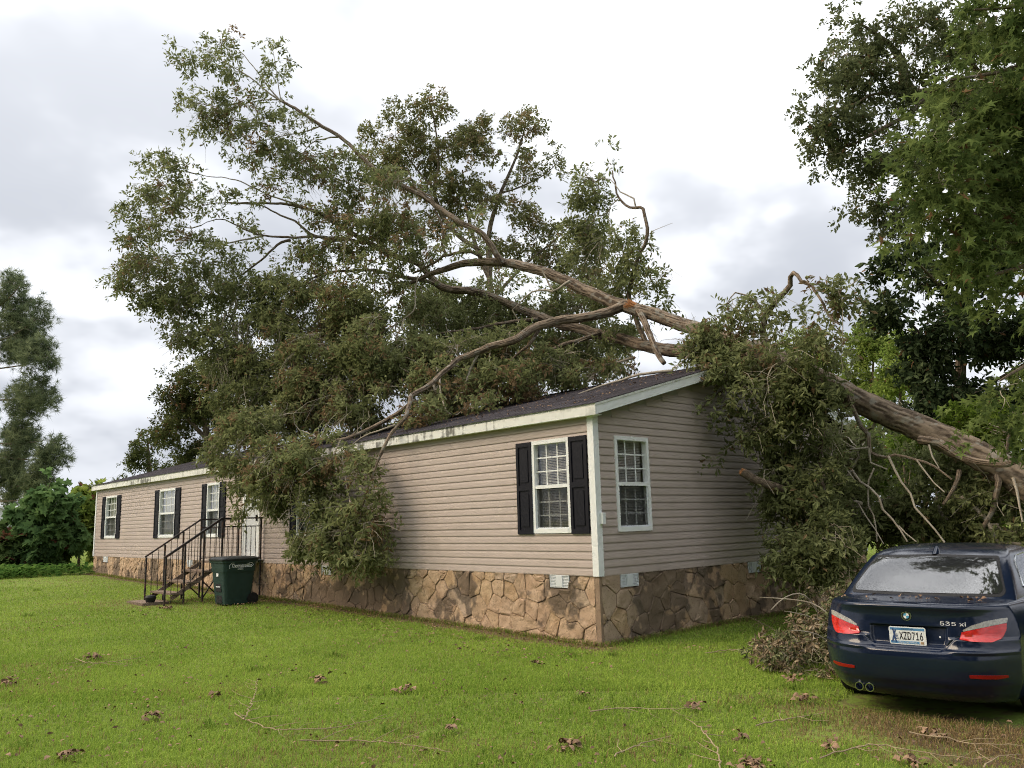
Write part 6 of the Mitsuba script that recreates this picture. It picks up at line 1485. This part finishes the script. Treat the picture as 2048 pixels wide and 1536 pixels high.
def open_ground(p):
    house_ = (p[:, 0] < 0.03) & (p[:, 0] > -L) & (p[:, 1] > -0.03) & (p[:, 1] < W)
    slab_ = (np.abs(p[:, 0] + 11.4) < 0.5) & (np.abs(p[:, 1] + 2.33) < 0.29)
    bin_ = np.hypot(p[:, 0] - BX, p[:, 1] - BY) < 0.3
    c, s = math.cos(CA), math.sin(CA)
    q = (p - [CX, CY])
    lx, ly = q[:, 0] * c + q[:, 1] * s, -q[:, 0] * s + q[:, 1] * c
    under = (np.abs(lx) < 0.80) & (ly > 0.30) & (ly < 4.7)
    return ~(house_ | slab_ | bin_ | under)


def npn(p, s, seed):
    return meshkit.fbm(np.column_stack([p * s, np.zeros(len(p))]), 3, seed)


def lawn_tone(p):
    dry = np.clip((npn(p, 0.55, 7) - 0.62) / 0.15, 0, 1) * 0.3
    # parched strip where the car stands, and along the skirting
    r = np.hypot((p[:, 0] - 5.4) / 1.75, (p[:, 1] + 1.7) / 0.85) + (npn(p, 2.5, 9) - 0.5) * 0.9
    dry = np.maximum(dry, np.clip((1.15 - r) / 0.35, 0, 1))
    w = np.abs(p[:, 1] + 0.15) + (npn(p, 1.8, 13) - 0.5) * 0.5
    dry = np.maximum(dry, np.clip((0.42 - w) / 0.25, 0, 1) * ((p[:, 0] < 0.5) & (p[:, 0] > -25)) * 0.8)
    s = np.hypot(p[:, 0] + 11.4, (p[:, 1] + 2.2)) + (npn(p, 1.8, 14) - 0.5) * 1.4
    return np.maximum(dry, np.clip((1.5 - s) / 0.8, 0, 1) * 0.8)


def blades(n, d0, d1, h, w, curved):
    p, t = lawn(n, d0, d1)
    ok = open_ground(p)
    p, t = p[ok], t[ok]
    dry = lawn_tone(p)
    bare = g.uniform(0, 1, len(p)) < 0.40 * np.clip((dry - 0.75) / 0.25, 0, 1)
    clump = npn(p, 3.2, 21)
    p, t, dry, clump = p[~bare], t[~bare], dry[~bare], clump[~bare]
    k = len(p)
    z = gz(p[:, 0], p[:, 1])
    a = g.uniform(0, 2 * np.pi, k)
    lean = g.uniform(0.1, 1.0, k)
    hh = h * g.uniform(0.45, 1.25, k) * (0.75 + 0.6 * clump) * (1 - 0.45 * dry)
    ww = w * g.uniform(0.7, 1.3, k) * np.clip(t / 7.0, 0.85, None)
    side = np.stack([-np.sin(a), np.cos(a), 0 * a], -1) * ww[:, None]
    fwd = np.stack([np.cos(a), np.sin(a), 0 * a], -1)
    b = np.column_stack([p, z - 0.004])
    tip = b + fwd * (hh * lean)[:, None] + UP * (hh * np.sqrt(np.clip(1 - 0.6 * lean ** 2, 0.1, 1)))[:, None]
    x = np.clip(0.25 + 0.5 * (npn(p, 0.8, 33) - 0.3) * 1.6 + g.normal(0, 0.22, k), 0, 1)[:, None]
    c = np.array([0.165, 0.265, 0.038]) * (1 - x) + np.array([0.37, 0.48, 0.090]) * x
    straw = (g.uniform(0, 1, k) < 0.03 + 0.75 * dry)[:, None]
    q = g.uniform(0, 1, k)[:, None]
    c = np.where(straw, np.array([0.20, 0.135, 0.060]) * (1 - q) + np.array([0.36, 0.27, 0.13]) * q, c)
    if curved:
        mid = b + fwd * (hh * lean * 0.30)[:, None] + UP * (hh * 0.62)[:, None]
        v = np.stack([b - side, b + side, mid + side * 0.8, mid - side * 0.8, tip], 1)
        f = np.array([(0, 1, 2), (0, 2, 3), (3, 2, 4)])
    else:
        v = np.stack([b - side, b + side, tip], 1)
        f = np.array([(0, 1, 2)])
    m = v.shape[1]
    return v.reshape(-1, 3), (f[None] + (np.arange(k) * m)[:, None, None]).reshape(-1, 3), np.repeat(c, m, 0)


def tufts(p, h, w, straw):
    """Taller blades at given points: weeds, and the fringe that the mower leaves along the skirting."""
    k = len(p)
    a = g.uniform(0, 2 * np.pi, k); side = np.stack([-np.sin(a), np.cos(a), 0 * a], -1) * w
    b = np.column_stack([p, gz(p[:, 0], p[:, 1]) - 0.004]); hh = h * g.uniform(0.4, 1.2, k)
    fwd = np.stack([np.cos(a), np.sin(a), 0 * a], -1)
    mid = b + fwd * (hh * 0.15)[:, None] + UP * (hh * 0.6)[:, None]; tip = b + fwd * (hh * 0.55)[:, None] + UP * (hh * 0.85)[:, None]
    v = np.stack([b - side, b + side, mid + side * 0.8, mid - side * 0.8, tip], 1)
    q = g.uniform(0, 1, k)[:, None]
    c = np.array([0.11, 0.19, 0.03]) * (1 - q) + np.array([0.27, 0.36, 0.07]) * q
    c = np.where(g.uniform(0, 1, (k, 1)) < straw, np.array([0.20, 0.135, 0.065]) * (1 - q) + np.array([0.34, 0.26, 0.13]) * q, c)
    f = np.array([(0, 1, 2), (0, 2, 3), (3, 2, 4)])
    return v.reshape(-1, 3), (f[None] + (np.arange(k) * 5)[:, None, None]).reshape(-1, 3), np.repeat(c, 5, 0)


vs, fs, cs, o = [], [], [], 0
n = 9000
fr = [np.column_stack([g.uniform(-L, 0.1, n), -0.03 - np.abs(g.normal(0, 0.06, n))]), np.column_stack([0.03 + np.abs(g.normal(0, 0.06, n // 3)), g.uniform(-0.05, 6.0, n // 3)])]
weeds = []
for k in range(70):
    q, _ = lawn(1, 5.5, 24); weeds.append(q + g.normal(size=(60, 2)) * g.uniform(0.04, 0.16))
for pts, h, w, straw in ((np.vstack(fr), 0.10, 0.0035, 0.45), (np.vstack(weeds), 0.10, 0.006, 0.05), (np.array([5.4, -1.55]) + g.normal(size=(5200, 2)) * [0.8, 0.32], 0.075, 0.0030, 0.9)):
    pts = pts[open_ground(pts)]
    v, f, c = tufts(pts, h, w, straw)
    vs.append(v); fs.append(f + o); cs.append(c); o += len(v)
for args in ((190000, 4.6, 9.5, 0.055, 0.0030, True), (330000, 9.0, 24.0, 0.055, 0.0032, False), (60000, 24.0, 60.0, 0.055, 0.0032, False)):
    v, f, c = blades(*args)
    vs.append(v); fs.append(f + o); cs.append(c); o += len(v)
solo('grass', trimesh.Trimesh(np.vstack(vs), np.vstack(fs), process=False), 'mat_grass', 'short bright green lawn grass with dry patches', 'grass', kind='stuff', color=np.vstack(cs))


def dead_leaves(p, z, size, g):
    n = len(p)
    a = g.uniform(0, 2 * np.pi, n)
    d = np.stack([np.cos(a), np.sin(a), g.normal(0, 0.25, n)], -1)
    nrm = unit(np.array([0, 0, 1.0]) + g.normal(size=(n, 3)) * 0.5)
    q = g.uniform(0, 1, n)[:, None]
    c = np.array([0.11, 0.070, 0.043]) * (1 - q) + np.array([0.27, 0.175, 0.11]) * q
    return leaf_cloud(np.column_stack([p, z]), d, nrm, size, size * g.uniform(0.4, 0.7, n), c, 'long', 0.45)


p, t = lawn(520, 5.0, 24.0)
q, t = lawn(60, 5.2, 20.0)
p = np.vstack([p, np.repeat(q, 12, 0) + g.normal(size=(720, 2)) * 0.28])
near = g.uniform(0, 1, (700, 2)) * [13.0, 1.6] + [-12.5, -1.7]
p = np.vstack([p, near]); p = p[open_ground(p)]
z = gz(p[:, 0], p[:, 1]) + g.uniform(0.03, 0.06, len(p))
# on the shingles, and a few on the car's tail
q = np.column_stack([-0.3 - np.abs(g.normal(0, 4.5, 420)), g.uniform(0.1, 4.0, 420)])
p = np.vstack([p, q]); z = np.concatenate([z, FZ1 + RISE * (q[:, 1] + EY) + 0.02])
q = np.column_stack([g.uniform(-0.62, 0.62, 34), g.uniform(0.24, 0.62, 34), np.full(34, 1.034)]); q = car_to_world(q)
p = np.vstack([p, q[:, :2]]); z = np.concatenate([z, q[:, 2]])
v, f, c = dead_leaves(p, z, g.uniform(0.025, 0.06, len(p)), g)
solo('fallen_leaves', trimesh.Trimesh(v, f, process=False), 'mat_litter', 'scattered small brown leaves on the lawn, the roof and the car', 'leaves', kind='stuff', color=c)
CLUMPS = [(-4.33, -5.43, 0.2, 30, 'small clump of brown dead leaves on the left lawn around the short twig'), (-0.6, -4.11, 0.17, 24, 'small clump of brown dead leaves in the middle of the lawn, below the stone skirting'), (0.58, -3.75, 0.14, 18, 'small clump of brown dead leaves in mid lawn, right of another clump'), (-0.27, -6.06, 0.16, 22, 'small clump of brown dead leaves at the near left, left of the forked twig'), (-3.23, -6.67, 0.1, 12, 'small clump of brown dead leaves at the left edge of the lawn'), (3.25, -4.08, 0.17, 34, 'small clump of brown dead leaves in the foreground centre, the largest of them'), (0.65, -7.04, 0.15, 22, 'small clump of brown dead leaves at the bottom left corner'), (4.52, -3.53, 0.2, 40, 'small clump of brown dead leaves at the bottom edge, right of centre'), (2.11, -2.68, 0.1, 12, 'small clump of brown dead leaves on open grass before the house corner'), (0.52, -1.78, 0.08, 10, 'small clump of brown dead leaves below the front wall near the house corner'), (3.8, -1.35, 0.15, 24, 'small clump of brown dead leaves in the dry grass by the car tail'), (3.24, -0.57, 0.14, 20, 'small clump of brown dead leaves between the long pale twig and the car'), (4.07, -2.91, 0.09, 12, 'small clump of brown dead leaves right of the foreground centre clump'), (4.74, -2.72, 0.1, 14, 'small clump of brown dead leaves in the foreground behind the car, leftmost there'), (5.34, -2.71, 0.15, 20, 'small clump of brown dead leaves at the bottom edge behind the car'), (3.22, -2.33, 0.12, 16, 'small clump of brown dead leaves beside the slender straw twig'), (5.17, -1.82, 0.12, 16, 'small clump of brown dead leaves on the dirt behind the car bumper'), (-9.77, -2.55, 0.17, 20, 'small clump of brown dead leaves near the foot of the entrance steps'), (2.2, -4.45, 0.08, 10, 'small clump of brown dead leaves in the foreground, left of centre'), (-0.75, -5.26, 0.07, 8, 'small clump of brown dead leaves above the branching dry twig')]
for i, (x, y, r0, n, lab) in enumerate(CLUMPS):
    gg = np.random.default_rng(600 + i)
    rad = np.minimum(np.abs(gg.normal(size=n)), 1.4) * r0 * 0.55; a = gg.uniform(0, 6.3, n); b = gg.uniform(0, 3.1)
    q = np.column_stack([rad * np.cos(a), rad * np.sin(a) * 0.6]) @ np.array([[math.cos(b), math.sin(b)], [-math.sin(b), math.cos(b)]]) + [x, y]
    v, f, c = dead_leaves(q, gz(q[:, 0], q[:, 1]) + gg.uniform(0.03, 0.075, n), gg.uniform(0.045, 0.09, n), gg)
    solo('dead_leaf_clump', trimesh.Trimesh(v, f, process=False), 'mat_litter', lab, 'leaf clump', 'clumps of dead leaves on the lawn', color=c)
TWIGS = [([(1.61, 0.16), (1.76, 0.64), (2.75, 0.01), (3.44, -0.28)], 'long pale twig curving toward the rear of the car'), ([(-0.51, 4.18), (1.58, 2.09), (3.39, -0.25)], 'thin dry twig between the brush heap and the car'), ([(2.66, -3.17), (2.81, -2.79), (3.15, -2.61), (3.3, -2.29)], 'slender straw-coloured twig lying across the mid lawn'), ([(4.84, -3.07), (5.01, -2.45), (5.37, -2.42), (5.75, -2.25)], 'pale forked twig behind the car, nearest the right edge'), ([(5.74, -2.52), (5.78, -2.23), (5.86, -2.01)], 'thick grey stick at the lower right corner'), ([(0.22, -5.48), (0.63, -5.52), (1.22, -5.52), (1.47, -4.98), (1.41, -4.58)], 'branching dry twig on the near left lawn'), ([(-4.44, -5.65), (-3.7, -5.54), (-3.76, -4.96)], 'short twig among brown leaves on the left lawn'), ([(5.02, -1.92), (5.44, -1.93), (5.77, -1.77)], 'long twig lying behind the car bumper'), ([(4.45, -3.77), (3.76, -3.02), (3.46, -2.81)], 'short bent twig on the right foreground lawn'), ([(0.59, -5.55), (-0.19, -5.11), (-1.2, -4.58)], 'upright fork of dry twig on the near left lawn'), ([(1.63, -5.55), (2.1, -5.09), (2.79, -4.9)], 'thin twig in the centre foreground'), ([(4.01, -2.58), (4.1, -2.0), (4.22, -1.77)], 'crooked twig in the dry grass left of the car'), ([(-12.04, 0.54), (-10.41, 0.08), (-10.81, 0.54)], 'small pale twig on the grass right of the trash cart'), ([(3.73, -4.07), (3.65, -3.55), (3.72, -3.38)], 'wispy twig in the right foreground')]
for i, (pts, lab) in enumerate(TWIGS):
    gg = np.random.default_rng(700 + i)
    q = np.array([(x, y, float(gz(x, y)) + 0.05 + gg.uniform(-0.01, 0.02), 0.006) for x, y in pts])
    q[:, 3] = np.linspace(0.0062, 0.0022, len(q))
    q = resample(q, 0.07); q[:, :3] += gg.normal(size=(len(q), 3)) * [0.009, 0.009, 0.005]
    m = MB().tube(q[:, :3], q[:, 3], 5)
    for k in range(2, len(q) - 2, 3):
        d = unit(q[k + 1, :3] - q[k, :3]); s = np.array([-d[1], d[0], 0.15]) * gg.choice([-1, 1])
        ln = gg.uniform(0.08, 0.30)
        m.tube([q[k, :3], q[k, :3] + (d * 0.6 + s) * ln * 0.5, q[k, :3] + (d * 0.8 + s * 0.8) * ln + [0, 0, gg.uniform(-0.02, 0.02)]], [q[k, 3] * 0.7, q[k, 3] * 0.5, 0.0015], 4)
    solo('fallen_twig', m, 'mat_lawn_twig', lab, 'twig', 'twigs lying on the lawn')
# creeping ground cover along the edge of the lawn, left
g = np.random.default_rng(61)
n = 2600
t = g.uniform(24.5, 30.0, n); u = g.uniform(-0.66, -0.495, n)
p = CAM + FW * t[:, None] + RT * (u * t)[:, None]
p = p[p[:, 0] < -L + 0.3 + 0 * p[:, 0]]
n = len(p)
z = gz(p[:, 0], p[:, 1]) + g.uniform(0.05, 0.40, n)
d = unit(np.column_stack([g.normal(size=(n, 2)), g.uniform(-0.5, 0.2, n)]))
q = g.uniform(0, 1, n)[:, None]
v, f, c = leaf_cloud(np.column_stack([p, z]), d, unit(np.array([0, 0, 1.0]) + g.normal(size=(n, 3)) * 0.4), g.uniform(0.12, 0.24, n), g.uniform(0.12, 0.22, n), np.array([0.05, 0.12, 0.025]) * (1 - q) + np.array([0.13, 0.22, 0.05]) * q, 'broad')
solo('ground_cover', trimesh.Trimesh(v, f, process=False), 'mat_leaf', 'low creeping green leaves along the left edge of the lawn', 'ground cover', kind='stuff', color=c)

# ------------------------------------------------------------------ neighbour's house, far left
paint('mat_far_white', (0.55, 0.56, 0.58), 0.6, 0.2)
paint('mat_far_red', (0.16, 0.035, 0.035), 0.6, 0.2)
nb = thing('white_house', 'white neighbouring house behind the shrubs at the left edge', 'house')
HX, HY = -64.07, 5.16
hz = float(gz(HX, HY))
e = np.array([0.60, 0.80]); q = np.array([-0.80, 0.60])   # along the gable wall, and away from the viewer


def hb(poly, a, b):
    m = extrude(poly, b - a); v = m.vertices
    return trimesh.Trimesh(np.column_stack([HX + e[0] * v[:, 0] + q[0] * (a + v[:, 2]), HY + e[1] * v[:, 0] + q[1] * (a + v[:, 2]), hz + v[:, 1]]), m.faces, process=False)


part(nb, 'wall', hb(Polygon([(-9.8, 0), (0.6, 0), (0.6, 3.0), (-4.6, 4.5), (-9.8, 3.0)]), 0, 14), 'mat_far_white')
for s in (-1, 1):
    part(nb, 'roof_edge', hb(Polygon([(-4.6, 4.75), (1.0, 3.10), (1.0, 2.95), (-4.6, 4.52)]) if s > 0 else Polygon([(-4.6, 4.75), (-4.6, 4.52), (-10.2, 2.95), (-10.2, 3.10)]), -0.3, 14.3), 'mat_far_white')
wn = part(nb, 'window', hb(sbox(-1.8, 1.1, -0.75, 2.4), -0.04, 0.02), 'mat_dark')
part(nb, 'shutter', hb(sbox(-0.74, 1.05, -0.36, 2.45), -0.06, 0.0), 'mat_far_red')
part(nb, 'shutter', hb(sbox(-2.2, 1.05, -1.82, 2.45), -0.06, 0.0), 'mat_far_red')
solo('utility_pole', MB().tube([(HX + 0.9 * e[0], HY + 0.9 * e[1] - 1.0, hz - 0.2), (HX + 0.9 * e[0], HY + 0.9 * e[1] - 1.0, hz + 5.0)], 0.07, 8), 'mat_far_white', 'thin pale pole in front of the white neighbouring house', 'pole')
